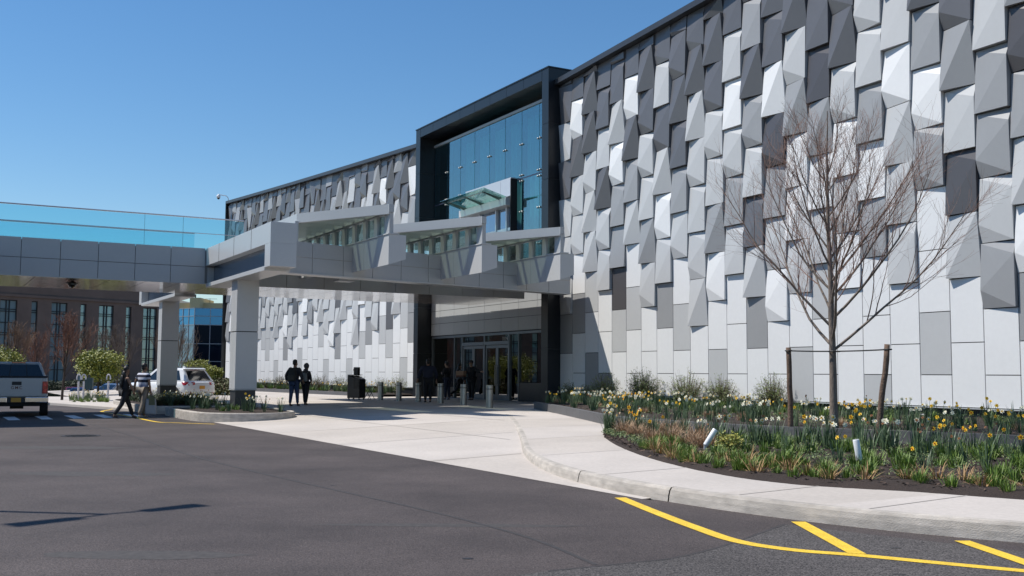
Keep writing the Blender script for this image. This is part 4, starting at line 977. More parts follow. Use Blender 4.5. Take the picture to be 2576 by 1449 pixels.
# golden leafy shrub in the front bed
o=shrub(501,.36,.24,60,'golden_shrub',leafc=[mat('gold_leaf',(.36,.34,.06),.6),mat('gold_leaf2',(.22,.26,.06),.6)],leaf=.026,bare=.1); o.location=G(1836,1146)+Vector((0,0,.06)); tag(o,'small rounded shrub with golden yellow leaves beside the tipped spotlight','shrub')
# ---- the bare young tree with its stakes
BARK=mat('tree_bark',(.17,.135,.11),.9,var=.3,scale=14,stretch=(1,1,.4),bump=.6,bscale=40); TWIG=mat('tree_twig',(.22,.13,.10),.8,var=.2,scale=5)
def bare_tree(name,base,H,fork,R,seed,rtrunk,bark,twig,levels=(15,8,5),vase=.55,twig_r=.0032,lean=(0,0),cut=1.0):
    rnd=random.Random(seed); t=thing(name,'',None,base); tr=MB(); lb=MB(); tw=MB()
    def grow(g,p,d,L,r,n,up,j,seg=6,tip=.3):
        pts=[p.copy()]; rs=[r]; q=p.copy(); d=d.copy()
        for i in range(n):
            d=(d+Vector((rnd.gauss(0,j),rnd.gauss(0,j),rnd.gauss(0,j)*.6+up))).normalized(); q=q+d*L/n; pts.append(q.copy()); rs.append(r*(1-(1-tip)*(i+1)/n))
        g.tube(pts,rs,seg,cap=False); return pts,rs
    tp,trr=grow(tr,Vector((0,0,-.05)),Vector((lean[0],lean[1],1)).normalized(),H*.92,rtrunk,16,.08,.028,10,.10)
    for i in range(levels[0]):
        f=fork+(.80-fork)*(i/(levels[0]-1))**1.15; k=f*16*1.0; i0=min(int(k),15); p=tp[i0].lerp(tp[i0+1],k-i0); r=trr[i0]*.46
        az=i*2.4+rnd.uniform(-.5,.5); el=vase+ .30*f+rnd.uniform(-.12,.12); el=max(.15,el)
        reach=R*(1.05-.55*f)*rnd.uniform(.85,1.15); rise=H*(cut)-p.z; L=sqrt(reach**2+(rise*.75)**2)*rnd.uniform(.82,1.0)*(1-.25*(f-fork))
        d=Vector((cos(az)*cos(el),sin(az)*cos(el),sin(el)))
        b,br=grow(lb,p,d,L,r,9,.07,.06,6,.16)
        for j in range(levels[1]):
            ff=.22+.74*j/levels[1]; kk=ff*9; j0=min(int(kk),8); q=b[j0].lerp(b[j0+1],kk-j0); dd=(b[j0+1]-b[j0]).normalized(); ax=dd.orthogonal().normalized(); ax.rotate(Matrix.Rotation(rnd.uniform(0,2*pi),3,dd)); d2=(dd+ax*rnd.uniform(.4,.75)+Vector((0,0,.22))).normalized()
            c,cr=grow(tw,q,d2,L*.42*(1.1-ff*.5)*rnd.uniform(.7,1.1),max(twig_r*1.6,br[j0]*.5),6,.07,.09,4,.3)
            for m_ in range(levels[2]):
                gg=.15+.8*m_/levels[2]; k3=gg*6; m0=min(int(k3),5); q3=c[m0].lerp(c[m0+1],k3-m0); d3=(c[m0+1]-c[m0]).normalized(); ax=d3.orthogonal().normalized(); ax.rotate(Matrix.Rotation(rnd.uniform(0,2*pi),3,d3)); e3=(d3+ax*rnd.uniform(.45,.9)+Vector((0,0,.15))).normalized()
                e,_=grow(tw,q3,e3,L*.17*rnd.uniform(.6,1.3),twig_r,4,.05,.12,3,.5)
                if rnd.random()<.5:
                    q4=e[2]; d4=(e[3]-e[2]).normalized()+Vector((rnd.gauss(0,.5),rnd.gauss(0,.5),rnd.gauss(0,.4))); grow(tw,q4,d4.normalized(),L*.09,twig_r*.8,3,.03,.12,3,.6)
    tr.build('trunk',bark,t,smooth=True); cr_=lb.build('limbs',bark,t,smooth=True); tw.build('twigs',twig,t); return t
tb_=G(2099,1110)
t=bare_tree('young_tree',tb_,7.6,.27,1.95,21,.092,BARK,TWIG,levels=(24,13,8),vase=.66,twig_r=.0028)
tag(t,'bare young street tree with many thin reddish twigs, tied between two stakes','tree')
STK=mat('stake_bark',(.13,.085,.06),.95,var=.35,scale=12,bump=1.0,bscale=30)
def stake(px0,py0,px1,ytop,lab):
    b=G(px0,py0); Yb=b.y; top=U(px1,ytop,Y=Yb); rnd=random.Random(px0)
    pts=[b.lerp(top,k/7)+Vector((rnd.gauss(0,.008),rnd.gauss(0,.008),0)) for k in range(8)]; pts[0].z-=.1
    g=MB(); g.tube([p-b for p in pts],[.062,.06,.058,.056,.058,.055,.056,.052],9); o=g.build('tree_stake',STK,smooth=True); o.location=b; tag(o,lab,'stake','wooden tree stakes'); return top
t1=stake(1990,1106,1984,874,'rough bark stake left of the bare young tree'); t2=stake(2207,1122,2233,866,'rough leaning bark stake right of the bare young tree')
g=MB(); q=U(2099,884,Y=tb_.y); s1=t1-Vector((0,0,.07)); s2=t2-Vector((0,0,.10)); off=Vector((0,-.12,0))
def sag(a,b,dz,n=8): return [a.lerp(b,k/n)+Vector((0,0,-dz*sin(pi*k/n))) for k in range(n+1)]
g.tube(sag(s1,q+off,.006),.014,6); g.tube(sag(s2,q+off,.006),.014,6); g.tube([q+Vector((.115*cos(k*pi/6),.115*sin(k*pi/6),0)) for k in range(13)],.016,6)
for e in (s1,s2): g.tube([e+Vector((.072*cos(k*pi/5),.072*sin(k*pi/5),.0)) for k in range(11)],.014,6)
tag(g.build('tree_tie',mat('rubber_black',(.015,.015,.016),.6)),'black rubber tie strung from both stakes round the young tree','tree tie')

for i in range(34):
    px=rndp.uniform(176,272); c=G(px,rndp.uniform(1001,1010),lambda b:.13); c.z=.15; k=rndp.choices('wyo',(70,20,10))[0]; var=rndp.randint(0,2)
    put('daff%s%d'%(k,var),(lambda k=k,var=var:daff(ord(k)*7+var,k,0 if k=='n' else 2+var)),c,KL[k]+' on the far pavement','daffodils',KL[k].split(' with')[0][:28]+' on the far pavement',rndp.uniform(.7,.95))
for i in range(26):
    c=G(rndp.uniform(176,272),rndp.uniform(1004,1012),lambda b:.13); c.z=.13; put('tuft%d'%(i%4),None,c,'leafy green tuft on the far pavement bed','grass tuft','green tufts on the far pavement',rndp.uniform(.8,1.3))
flush()

# ================================================================== what stands beyond the road
def leafy(name,base,rx,rz,cz,seed,n,cols,trunk=True,leaf=.05,clumps=46):
    rnd=random.Random(seed); t=thing(name,'',None,base); g=MB(); cl=[]
    for i in range(clumps):
        v=Vector((rnd.gauss(0,1),rnd.gauss(0,1),rnd.gauss(0,1))).normalized()*rnd.uniform(.45,.92); cl.append((Vector((v.x*rx,v.y*rx,cz+v.z*rz)),rnd.uniform(.16,.30)*rx))
    for i in range(n):
        c,r=rnd.choice(cl); q=c+Vector((rnd.gauss(0,1),rnd.gauss(0,1),rnd.gauss(0,.8)))*r*.6
        v1=Vector((rnd.gauss(0,1),rnd.gauss(0,1),rnd.gauss(0,1))).normalized()*leaf*rnd.uniform(.6,1.3); v2=v1.orthogonal().normalized()*leaf*.6
        g.face([q-v1,q+v2,q+v1,q-v2],rnd.choice((0,0,1)))
    if trunk:
        tr=MB(); tr.tube([(0,0,-.1),(0,0,cz-rz*.55)],[.09,.06],7)
        for i in range(14): c=rnd.choice(cl)[0]; tr.tube([(0,0,cz-rz*.7),(c.x*.5,c.y*.5,cz-rz*.3),tuple(c)],[.05,.03,.012],5,cap=False)
        tr.build('trunk',mat('dark_bark',(.05,.038,.03),.9),t)
    g.build('crown' if trunk else 'foliage',cols,t); return t
YG=[mat('spring_leaf',(.24,.25,.03),.6),mat('spring_leaf_dark',(.12,.15,.03),.6)]; DG_=[mat('hedge_green',(.030,.045,.022),.7),mat('hedge_green2',(.045,.06,.03),.7)]
GL=-1.1
def onray(px,Y,z): r=ray(px,900); return Vector((r.x/r.y*Y,Y,z))
for px,Y,rx,rz,cz,l in ((250,66,1.45,1.1,2.95,'round lime green tree directly behind the striped shirt man'),(-5,70,1.6,1.15,3.0,'round lime green tree at the left picture edge behind the pickup'),(497,78,1.15,.95,2.6,'round green tree behind the rear of the white off-roader'),(540,84,.75,.8,2.4,'small round green tree next to the far end of the store')):
    o=leafy('round_tree',onray(px,Y,GL),rx,rz,cz,int(px)+50,11000,YG,leaf=.066,clumps=80); tag(o,l,'tree','round lime green trees by the car park')
BB1=mat('bare_grey',(.10,.075,.06),.9); RT=mat('bare_red',(.17,.085,.06),.9); OT=mat('bare_orange',(.16,.10,.065),.9)
for px,Y,z,H,R,sd,tw,l in ((160,53,.13,4.9,1.05,31,RT,'bare reddish upright tree right of the white pickup'),(33,72,GL,6.6,1.7,32,OT,'bare orange-tinged tree above the pickup cab'),(452,74,GL,7.4,1.1,33,BB1,'bare grey columnar tree seen right of the far canopy column'),(300,76,GL,6.6,1.7,34,BB1,'bare dark tree behind the round lime tree'),(236,80,GL,6.8,1.5,35,BB1,'bare grey tree between tall dark windows'),(424,80,GL,6.8,1.0,36,OT,'bare orange-tinged tree half hidden by the far canopy column'),(98,78,GL,6.2,1.6,37,RT,'bare reddish tree above the pickup tail lamp')):
    o=bare_tree('bare_tree',onray(px,Y,z),H,.25,R,sd,.07,mat('dark_bark',(.05,.038,.03),.9),tw,levels=(16,8,4),vase=.95,twig_r=.011); tag(o,l,'tree','bare trees by the car park')
def hedge(px0,Y0,px1,Y1,z,h,d,seed,lab,n,cols=DG_):
    a,b=onray(px0,Y0,z),onray(px1,Y1,z); rnd=random.Random(seed); g=MB()
    for i in range(n):
        q=a.lerp(b,rnd.random())+Vector((0,rnd.uniform(-d,d),0)); k=noise.noise(q*.6)*.25; q.z+=rnd.uniform(0,1)**.6*h*(1+k)
        v1=Vector((rnd.gauss(0,1),rnd.gauss(0,1),rnd.gauss(0,1))).normalized()*.09; v2=v1.orthogonal().normalized()*.05; g.face([q-v1,q+v2,q+v1,q-v2],rnd.choice((0,0,1)))
    return tag(g.build('hedge',cols),lab,'hedge')
hedge(60,88,330,90,GL,1.9,.9,4,'long dark clipped hedge at the foot of the dark building',9000)
hedge(508,62,600,60,-.3,1.35,1.0,5,'brownish green hedge between the white off-roader and the store',7000,[mat('hedge_olive',(.09,.10,.035),.7),mat('hedge_brown',(.10,.075,.035),.7)])
# ---- dark brick building with tall windows
A0=Vector((-50.4,105)); Dd=Vector((.616,.788)); Nn=Vector((.788,-.616))
def DB(t,o,z): q=A0+Dd*t+Nn*o; return Vector((q.x,q.y,z))
db=thing('dark_office_building','dark brown building with tall narrow windows seen under the walkway','building',DB(0,0,GL),world=True)
BR=mat('dark_brick',(.155,.112,.090),.85,var=.15,scale=.8,var2=.12,scale2=.12); WG=glassy('office_glass_painted_sky',(.5,.5,.5),.12,dark=(.22,.31,.33),gc=(.5,.7,.8)); FB=mat('window_bar',(.012,.014,.018),.5)  # window base is painted teal in place of the reflected sky
g=MB(); 
def dbox(g,t0,t1,o0,o1,z0,z1,mi=0): g.box(t0,t1,o0,o1,z0,z1,mi,lambda t,o,z:DB(t,o,z))
wins=[]
for k in range(-6,4):
    wins.append((5.33*k,1.74)); wins.append((5.33*k+2.67,.66))
wins=[w_ for w_ in wins if w_[0]<17.2]; wins.sort(); cur=-36
for t,wd in wins:
    dbox(g,cur,t-wd/2,-8,0,GL,11); cur=t+wd/2
    dbox(g,t-wd/2,t+wd/2,-8,0,8.66,11); dbox(g,t-wd/2,t+wd/2,-8,0,GL,0.2)
dbox(g,cur,18.2,-8,0,GL,11); g.build('wall',BR,db)
g=MB(); dbox(g,-36,18.2,.003,.18,9.0,9.25); dbox(g,-36,18.2,-8,.12,11.003,11.4); g.build('cornice',BR,db)
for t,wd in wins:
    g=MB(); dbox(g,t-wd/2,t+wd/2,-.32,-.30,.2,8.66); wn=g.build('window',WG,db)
    g=MB(); xs=[-wd/2,wd/2] if wd<1 else [-wd/2,-.16,.16,wd/2]
    for x in xs: dbox(g,t+x-.04,t+x+.04,-.29,-.18,.2,8.66)
    for z in (8.62,7.72,7.50,6.38,5.36,5.14,4.05,3.02,2.8,1.7): dbox(g,t-wd/2+.05,t+wd/2-.05,-.28,-.2,z-.04,z+.03)
    g.build('window_bars',FB,wn)
# ---- blue mirror-glass building
c0=onray(486.6,125,GL); c0=Vector((c0.x,c0.y)); e1=Vector((-.80,.60)); e2=Vector((.97,.243))
bb=thing('blue_glass_building','mirror glass building, bright blue above and black below, beside the store end','building',(c0.x,c0.y,GL),world=True)
def bface(e,sgn,L,nx,zs,tops,nm):
    nn=Vector((e.y,-e.x))*sgn
    for i in range(nx):
        for j,(z0,z1) in enumerate(zip(zs,zs[1:])):
            g=MB(); p=c0+e*(L*i/nx+.04); q=c0+e*(L*(i+1)/nx-.04); g.face([(*p,z0+.04),(*q,z0+.04),(*q,z1-.04),(*p,z1-.04)]); g.build('window',tops(j),bb)
    g=MB()
    for i in range(nx+1): p=c0+e*(L*i/nx); g.box(-.035,.035,-.035,.05,zs[0],zs[-1],0,lambda x,y,z:Vector((*(p+e*x+nn*y),z)))
    for z in zs: g.box(0,L,-.03,.045,z-.035,z+.035,0,lambda x,y,z_:Vector((*(c0+e*x+nn*y),z_)))
    g.build('window_grid',mat('grid_grey',(.35,.38,.42),.4),bb)
BLU=glassy('glass_painted_sky',(.10,.32,.62),.35,dark=(.04,.20,.46),gc=(.12,.34,.62)); BDK=glassy('glass_painted_dark_reflection',(.10,.14,.2),.03,dark=(.006,.010,.020),gc=(.08,.12,.2)); BMD=glassy('glass_painted_sky_mid',(.30,.42,.62),.25,dark=(.06,.17,.36),gc=(.3,.45,.62))  # reflected sky and dark building painted into the pane base colours
zs=[GL,.6,2.8,4.9,7.15,8.2,9.15]
bface(e1,-1,9,8,zs,lambda j:BLU if j>=4 else BMD,'l'); bface(e2,1,9,5,zs,lambda j:BLU if j>=4 else BDK,'r')
g=MB(); q0,q1,q2=c0,c0+e1*9,c0+e2*9; g.prism([tuple(q0+Vector((0,.15))),tuple(q2+Vector((0,.15))),tuple(q2+Vector((-2,12))),tuple(q1+Vector((0,6))),tuple(q1+Vector((0,.15)))],GL,9.13); g.build('core',BACK,bb)
# ---- pale yellow block behind
be=thing('beige_block','pale yellow flat-roofed block with a stair tower rising behind the blue building','building',onray(500,175,GL),world=True)
BE=mat('beige_render',(.62,.50,.28),.85,var=.05); 
def bebox(g,p0,p1,Y,dp,z0,z1,mi=0): a=onray(p0,Y,0);b=onray(p1,Y,0); g.box(a.x,b.x,Y,Y+dp,z0,z1,mi)
g=MB(); bebox(g,443,560,175,14,GL,13.0); g.build('wall',BE,be); g=MB(); bebox(g,473,499,173,8,GL,13.75); g.build('stair_tower',BE,be)
g=MB(); bebox(g,420,446,178,8,GL,13.7); g.build('white_wing',mat('white_render',(.5,.52,.55),.8),be)
g=MB(); bebox(g,481,484,172.9,.1,11,11.6); bebox(g,521,531,174.9,.05,10.6,11.4); bebox(g,535,546,174.9,.05,10.7,11.9); g.build('window',mat('dark_window',(.03,.035,.045),.2),be)
for k,px in enumerate((478,481,487)): g=MB(); p=onray(px,176,0); g.tube([(p.x,p.y,13.7),(p.x,p.y,14.5)],.12,8); g.build('roof_pipe',BACK,be)
g=MB(); p=onray(524,178,0); g.tube([(p.x-.8,p.y,13.9),(p.x+1.2,p.y,13.9)],.04,4); g.tube([(p.x,p.y,12.9),(p.x,p.y,14.0)],.04,4); g.build('aerial',BACK,be)
# trees and a hedge far behind the camera, seen only as reflections in the entrance glass
for i,(x,y,r,h) in enumerate(((-52,10,5.5,4.6),(-46,-4,6,5.2),(-60,24,6,5.0),(-38,-16,5.5,4.8),(-66,38,6,5.0),(-28,-26,6,5.2))):
    o=leafy('roadside_tree',(x,y,0),r,h*.8,h*.95,600+i,5200,[mat('far_leaf',(.05,.075,.02),.7),mat('far_leaf2',(.10,.07,.03),.7)],leaf=.32,clumps=60); tag(o,'broad green tree across the road, mirrored in the entrance doors','tree','trees across the road')

# ================================================================== vehicles
TYRE=mat('tyre_rubber',(.015,.015,.016),.85); RIM=mat('wheel_alloy',(.45,.45,.46),.3,metal=.9); CHR=mat('chrome',(.7,.7,.72),.12,metal=1); CARG=mat('car_glass',(.008,.010,.013),.04,spec=.8); REDL=mat('lamp_red',(.45,.012,.015),.15,coat=1); BKP=mat('black_plastic',(.02,.02,.022),.6)
PLATE=mat('plate_orange',(.72,.33,.03),.5); ORANGE_TXT=mat('plate_blue',(.03,.04,.10),.5)
def wheel(parent,x,y,r,wd,spokes=5):
    s_=1 if y>0 else -1; M=Matrix.Translation((x,y,r))@Matrix.Rotation(-s_*pi/2,4,'X')
    g=MB(); g.lathe([(r*.62,-wd/2),(r*.94,-wd/2),(r,-wd/2+.03),(r,wd/2-.03),(r*.94,wd/2),(r*.62,wd/2)],28,0,M); o=g.build('wheel',TYRE,parent)
    g=MB(); g.lathe([(r*.64,wd/2-.06),(r*.64,wd/2+.002),(r*.58,wd/2+.004),(r*.57,wd/2-.05)],24,0,M)
    for k in range(spokes):
        a=2*pi*k/spokes; R_=M@Matrix.Rotation(a,4,'Z'); 
        for o_ in (-.05,.05): g.hexa([R_@Vector((.02,-.018+o_*.3,wd/2-.03)),R_@Vector((r*.6,-.022+o_,wd/2-.03)),R_@Vector((r*.6,.022+o_,wd/2-.03)),R_@Vector((.02,.018+o_*.3,wd/2-.03))],[R_@Vector((.02,-.018+o_*.3,wd/2)),R_@Vector((r*.6,-.022+o_,wd/2)),R_@Vector((r*.6,.022+o_,wd/2)),R_@Vector((.02,.018+o_*.3,wd/2))])
    g.lathe([(.06,wd/2-.03),(.06,wd/2+.01),(.0,wd/2+.012)],12,0,M); g.build('rim',RIM,o)
def loft(g,st,mi=0):
    """st: (x, half width, z bottom, z shoulder); rounded section"""
    rings=[]
    for x,hw,z0,z1 in st:
        h=z1-z0; pr=[(hw*.86,z0),(hw*.97,z0+.10*h),(hw,z0+.45*h),(hw*.985,z0+.74*h),(hw*.955,z0+.92*h),(hw*.86,z1),(hw*.5,z1+.012)]
        rings.append([Vector((x,y,z)) for y,z in pr]+[Vector((x,-y,z)) for y,z in reversed(pr)])
    for a,b in zip(rings,rings[1:]):
        n=len(a)
        for i in range(n): j=(i+1)%n; g.face([a[i],b[i],b[j],a[j]],mi)
    g.face(rings[0],mi); g.face(list(reversed(rings[-1])),mi)
def qpt(q,u,v): return q[0].lerp(q[1],u).lerp(q[3].lerp(q[2],u),v)
def inset(g,q,u0,u1,v0,v1,off,mi=0,du=0):
    n=(q[1]-q[0]).cross(q[3]-q[0]).normalized()*off
    g.face([qpt(q,u0,v0)+n,qpt(q,u1,v0)+n,qpt(q,u1-du,v1)+n,qpt(q,u0+du,v1)+n],mi)
def greenhouse(x0,x1,w0,z0,x2,x3,w1,z1):
    b=[Vector((x0,-w0,z0)),Vector((x1,-w0,z0)),Vector((x1,w0,z0)),Vector((x0,w0,z0))]; t=[Vector((x2,-w1,z1)),Vector((x3,-w1,z1)),Vector((x3,w1,z1)),Vector((x2,w1,z1))]; return b,t
def car(name,lab,loc,fwd,paint,kind='suv',L=4.82,Wd=1.94,H=1.76,group=None,rear=True):
    rz=atan2(fwd[1],fwd[0]); c=thing(name,lab,'car',loc,rz,group); hw=Wd/2; hl=L/2; zb=1.10 if kind=='suv' else .92
    g=MB()
    if kind=='suv': st=[(-hl,hw*.80,.50,.98),(-hl+.06,hw*.92,.38,1.06),(-hl+.35,hw*.985,.34,zb+.02),(-1.2,hw,.32,zb),(.6,hw,.32,zb-.03),(1.2,hw*.985,.33,zb-.05),(hl-.5,hw*.96,.36,.98),(hl-.12,hw*.88,.40,.86),(hl,hw*.74,.46,.76)]
    else: st=[(-hl,hw*.78,.48,.84),(-hl+.08,hw*.92,.34,.92),(-hl+.5,hw*.98,.28,.96),(-1.0,hw,.26,zb),(.7,hw,.26,zb),(1.1,hw*.985,.28,.90),(hl-.4,hw*.94,.32,.80),(hl-.08,hw*.84,.36,.68),(hl,hw*.72,.42,.6)]
    loft(g,st); body=g.build('body',paint,c,smooth=True)
    if kind=='suv': b,t=greenhouse(-hl+.12,1.02,hw*.925,zb-.03,-hl+.62,.10,hw*.74,H-.05)
    else: b,t=greenhouse(-hl+.65,1.05,hw*.90,zb-.04,-hl+1.25,.15,hw*.70,H-.04)
    g=MB(); g.hexa(b,t); g.build('cabin',paint,c,bevel=.05)
    g=MB(); r0=t[0].x-(.16 if kind=='suv' else -.05); g.hexa([Vector((r0,-t[0].y*0-hw*.72,H-.07)),Vector((t[1].x+.05,-hw*.72,H-.07)),Vector((t[1].x+.05,hw*.72,H-.07)),Vector((r0,hw*.72,H-.07))],[Vector((r0+.1,-hw*.66,H-.01)),Vector((t[1].x-.1,-hw*.64,H)),Vector((t[1].x-.1,hw*.64,H)),Vector((r0+.1,hw*.66,H-.01))]); g.build('roof',paint,c,bevel=.03)
    # windows
    side=[[b[0],b[1],t[1],t[0]],[b[2],b[3],t[3],t[2]]]
    for k,q in enumerate(side):
        segs=((.12,.30),(.34,.60),(.63,.90)) if k==0 else ((.10,.37),(.40,.66),(.70,.88))
        for u0,u1 in segs: g=MB(); inset(g,q,u0,u1,.12,.86,.008,0,.01); g.build('side_window',CARG,c)
    rq=[b[3],b[0],t[0],t[3]]; g=MB(); inset(g,rq,.10,.90,.10,.84,.012); g.build('rear_window',CARG,c)
    fq=[b[1],b[2],t[2],t[1]]; g=MB(); inset(g,fq,.07,.93,.08,.90,.012); g.build('windscreen',CARG,c)
    wr=.39 if kind=='suv' else .33
    for x in (-hl+.95,hl-.93):
        for y in (-1,1):
            g=MB(); M=Matrix.Translation((x,y*(hw-.005),wr+.02))@Matrix.Rotation(-y*pi/2,4,'X'); g.lathe([(wr*1.16,-.02),(wr*1.16,.006),(.0,.007)],28,0,M); g.build('wheel_arch',BKP,c)
            wheel(c,x,y*(hw-.10),wr,.24,7 if kind=='suv' else 5)
    for y in (-1,1):
        g=MB(); g.hexa([(.78,y*(hw-.02),zb+.02),(.98,y*(hw-.02),zb+.02),(.98,y*(hw+.20),zb+.05),(.80,y*(hw+.20),zb+.05)],[(.80,y*(hw-.02),zb+.12),(.96,y*(hw-.02),zb+.14),(.95,y*(hw+.19),zb+.20),(.82,y*(hw+.19),zb+.20)]); g.build('mirror',paint,c,weld=True)
        if kind=='suv':
            g=MB(); g.hexa([(-hl+.30,y*hw*.99,.90),(-hl+.02,y*hw*.86,.90),(-hl-.02,y*hw*.50,.93),(-hl+.10,y*hw*.48,.93)],[(-hl+.42,y*hw*.985,1.05),(-hl+.10,y*hw*.90,1.06),(-hl+.0,y*hw*.48,1.05),(-hl+.16,y*hw*.48,1.05)]); g.build('tail_lamp',REDL,c,weld=True)
            g=MB(); g.box(-hl+.0,-hl+.05,min(y*hw*.5,y*hw*.8),max(y*hw*.5,y*hw*.8),.50,.56); g.build('reflector',REDL,c)
        else:
            g=MB(); g.box(-hl+.02,-hl+.10,min(y*hw*.5,y*hw*.86),max(y*hw*.5,y*hw*.86),.72,.86); g.build('tail_lamp',REDL,c)
        g=MB(); g.hexa([(hl-.30,y*hw*.93,.62),(hl-.03,y*hw*.72,.60),(hl+.0,y*hw*.44,.60),(hl-.1,y*hw*.44,.6)],[(hl-.34,y*hw*.92,.76),(hl-.10,y*hw*.74,.74),(hl-.06,y*hw*.44,.72),(hl-.16,y*hw*.44,.72)]); g.build('headlight',mat('lamp_clear',(.75,.77,.8),.08,metal=.4),c,weld=True)
    g=MB(); g.box(hl-.06,hl+.012,-hw*.40,hw*.40,.48,.70); g.build('grille',BKP,c)
    if kind=='suv':
        g=MB(); g.box(-hl-.012,-hl+.02,-.17,.17,.72,.88); g.build('licence_plate',PLATE,c)
        g=MB(); g.box(-hl+.0,-hl+.03,-hw*.55,hw*.55,.565,.58); g.build('tailgate_seam',BKP,c)
        g=MB(); g.box(-hl+.55,-hl+.62,-.28,.28,H-.075,H-.045); g.build('brake_lamp',REDL,c)
        g=MB(); g.lathe([(.10,0),(.08,.04),(.02,.07)],12,0,Matrix.Translation((-1.1,0,H-.005))); g.build('antenna',paint,c)
        for y in (-1,1): g=MB(); g.tube([(-1.7,y*hw*.66,H),(-1.5,y*hw*.66,H+.035),(-.1,y*hw*.64,H+.035),(.05,y*hw*.64,H-.02)],.015,6); g.build('roof_rail',BKP,c)
    return c
CW_=mat('car_white',(.78,.79,.80),.16,coat=.8); 
car('white_offroader','white off-roader with its tail toward the flower beds, half behind the far column',Vector((-17.35,53.3,.02)),(-.85,.5),CW_)
SILV=mat('car_silver',(.42,.44,.47),.2,metal=.6,coat=.8); BLUEC=mat('car_blue',(.015,.035,.10),.15,coat=1); DBLUE=mat('car_navy',(.015,.025,.07),.15,coat=1)
car('parked_car','silver parked car with roof rails between blue car and white off-roader',onray(283,80,-1.1),(-.45,-.9),SILV)
car('parked_car','dark blue parked saloon facing the road in front of the dark hedge',onray(207,79,-1.1),(.15,-1),BLUEC,'sedan',4.6,1.82,1.45)
car('parked_car','navy car glimpsed left of the silver parked car',onray(257,88,-1.1),(-.3,-1),DBLUE,'sedan',4.5,1.8,1.42)
car('parked_car','dark red car mostly hidden behind the white pickup and posts',onray(190,84,-1.1),(.5,-.9),mat('car_red',(.10,.01,.015),.15,coat=1),'sedan',4.5,1.8,1.42)
# ---- pickup seen from behind
pw=thing('white_pickup','white pickup truck seen from behind at the left edge with red tail lamps','pickup truck',(-17.03-.4*2.9,36.3+.9*2.9,.004),atan2(.9,-.40))
PWH=mat('pickup_white',(.40,.42,.44),.2,coat=.8); g=MB()
g.hexa([(-2.86,-.99,.66),(-1.15,-1.0,.62),(-1.15,1.0,.62),(-2.86,.99,.66)],[(-2.86,-.955,1.36),(-1.15,-.97,1.38),(-1.15,.97,1.38),(-2.86,.955,1.36)]); g.build('bed',PWH,pw,bevel=.05)
g=MB(); g.box(-2.80,-1.2,-.88,.88,1.385,1.392); g.tube([(-2.85,-.94,1.385),(-1.2,-.95,1.40)],.035,6); g.tube([(-2.85,.94,1.385),(-1.2,.95,1.40)],.035,6); g.tube([(-2.86,-.94,1.375),(-2.86,.94,1.375)],.035,6); g.build('bed_liner',BKP,pw)
g=MB(); loft(g,[(-1.13,1.0,.55,1.36),(.6,1.0,.50,1.34),(1.5,1.0,.50,1.22),(2.5,.98,.50,1.18),(2.85,.93,.55,1.10)]); g.build('body',PWH,pw,smooth=True)
b,t=greenhouse(-1.10,1.45,.93,1.34,-.92,.55,.72,1.90); g=MB(); g.hexa(b,t); g.build('cabin',PWH,pw,bevel=.07)
g=MB(); inset(g,[b[3],b[0],t[0],t[3]],.05,.95,.10,.84,.015,0,.02); g.build('rear_window',CARG,pw)
g=MB(); q=[b[3],b[0],t[0],t[3]]; 
for u in (.34,.66): inset(g,q,u-.008,u+.008,.10,.84,.02)
g.build('window_frame',BKP,pw)
for q in ([b[0],b[1],t[1],t[0]],[b[2],b[3],t[3],t[2]]): g=MB(); inset(g,q,.08,.48,.1,.85,.012); inset(g,q,.52,.86,.1,.85,.012); g.build('side_window',CARG,pw)
g=MB(); g.box(-.97,-.90,-.22,.22,1.865,1.895); g.build('brake_lamp',REDL,pw)
g=MB(); g.box(-2.885,-2.855,-.80,.80,.70,1.335); tg=g.build('tailgate',PWH,pw,bevel=.02)
g=MB(); g.box(-2.90,-2.88,-.15,.15,1.09,1.21); g.build('tailgate_handle',BKP,tg,bevel=.015)
MT2=Matrix((Vector((0,-1,0)),Vector((0,0,1)),Vector((-1,0,0)))).transposed().to_4x4(); MT2.translation=Vector((-2.89,0,.955))
text_obj('GMC',.145,mat('badge_dark_red',(.09,.015,.02),.3),tg,None,MT2,'badge',.006,0,1.25)
for y in (-1,1):
    g=MB(); g.box(-2.895,-2.70,min(y*.81,y*.985),max(y*.81,y*.985),.80,1.22); tl=g.build('tail_lamp',REDL,pw,bevel=.015)
    for z in (1.10,.90): g=MB(); g.lathe([(.055,0),(.05,.006)],12,0,Matrix.Translation((-2.897,y*.89,z))@Matrix.Rotation(-pi/2,4,'Y')); g.build('lamp_bulb',mat('lamp_bright_red',(.8,.03,.03),.2,coat=1),tl)
    g=MB(); a0,a1=sorted((y*.28,y*1.0)); g.hexa([(-3.06,a0,.50),(-2.86,a0,.50),(-2.86,a1,.50),(-3.02,a1,.50)],[(-3.06,a0,.68),(-2.86,a0,.68),(-2.86,a1,.68),(-3.02,a1,.68)]); g.build('bumper',CHR,pw,bevel=.02)
    g=MB(); g.box(-2.99,-2.95,min(y*.35,y*.5),max(y*.35,y*.5),.74,.75); 
    for x in (-1.85,1.95): wheel(pw,x,y*.88,.40,.27,6)
g=MB(); g.box(-3.02,-2.86,-.27,.27,.50,.68); bc=g.build('bumper_centre',BKP,pw); g=MB(); g.box(-3.03,-3.018,-.155,.155,.51,.66); pl=g.build('licence_plate',mat('plate_orange_dim',(.55,.26,.03),.5),bc)
g=MB(); g.hexa([(-2.7,-.75,.36),(2.2,-.75,.36),(2.2,.75,.36),(-2.7,.75,.36)],[(-2.8,-.85,.62),(2.3,-.85,.62),(2.3,.85,.62),(-2.8,.85,.62)]); g.prism([(-1.6,-.22),(-1.45,-.22),(-1.45,.22),(-1.6,.22)],.24,.36); g.build('chassis',BKP,pw)
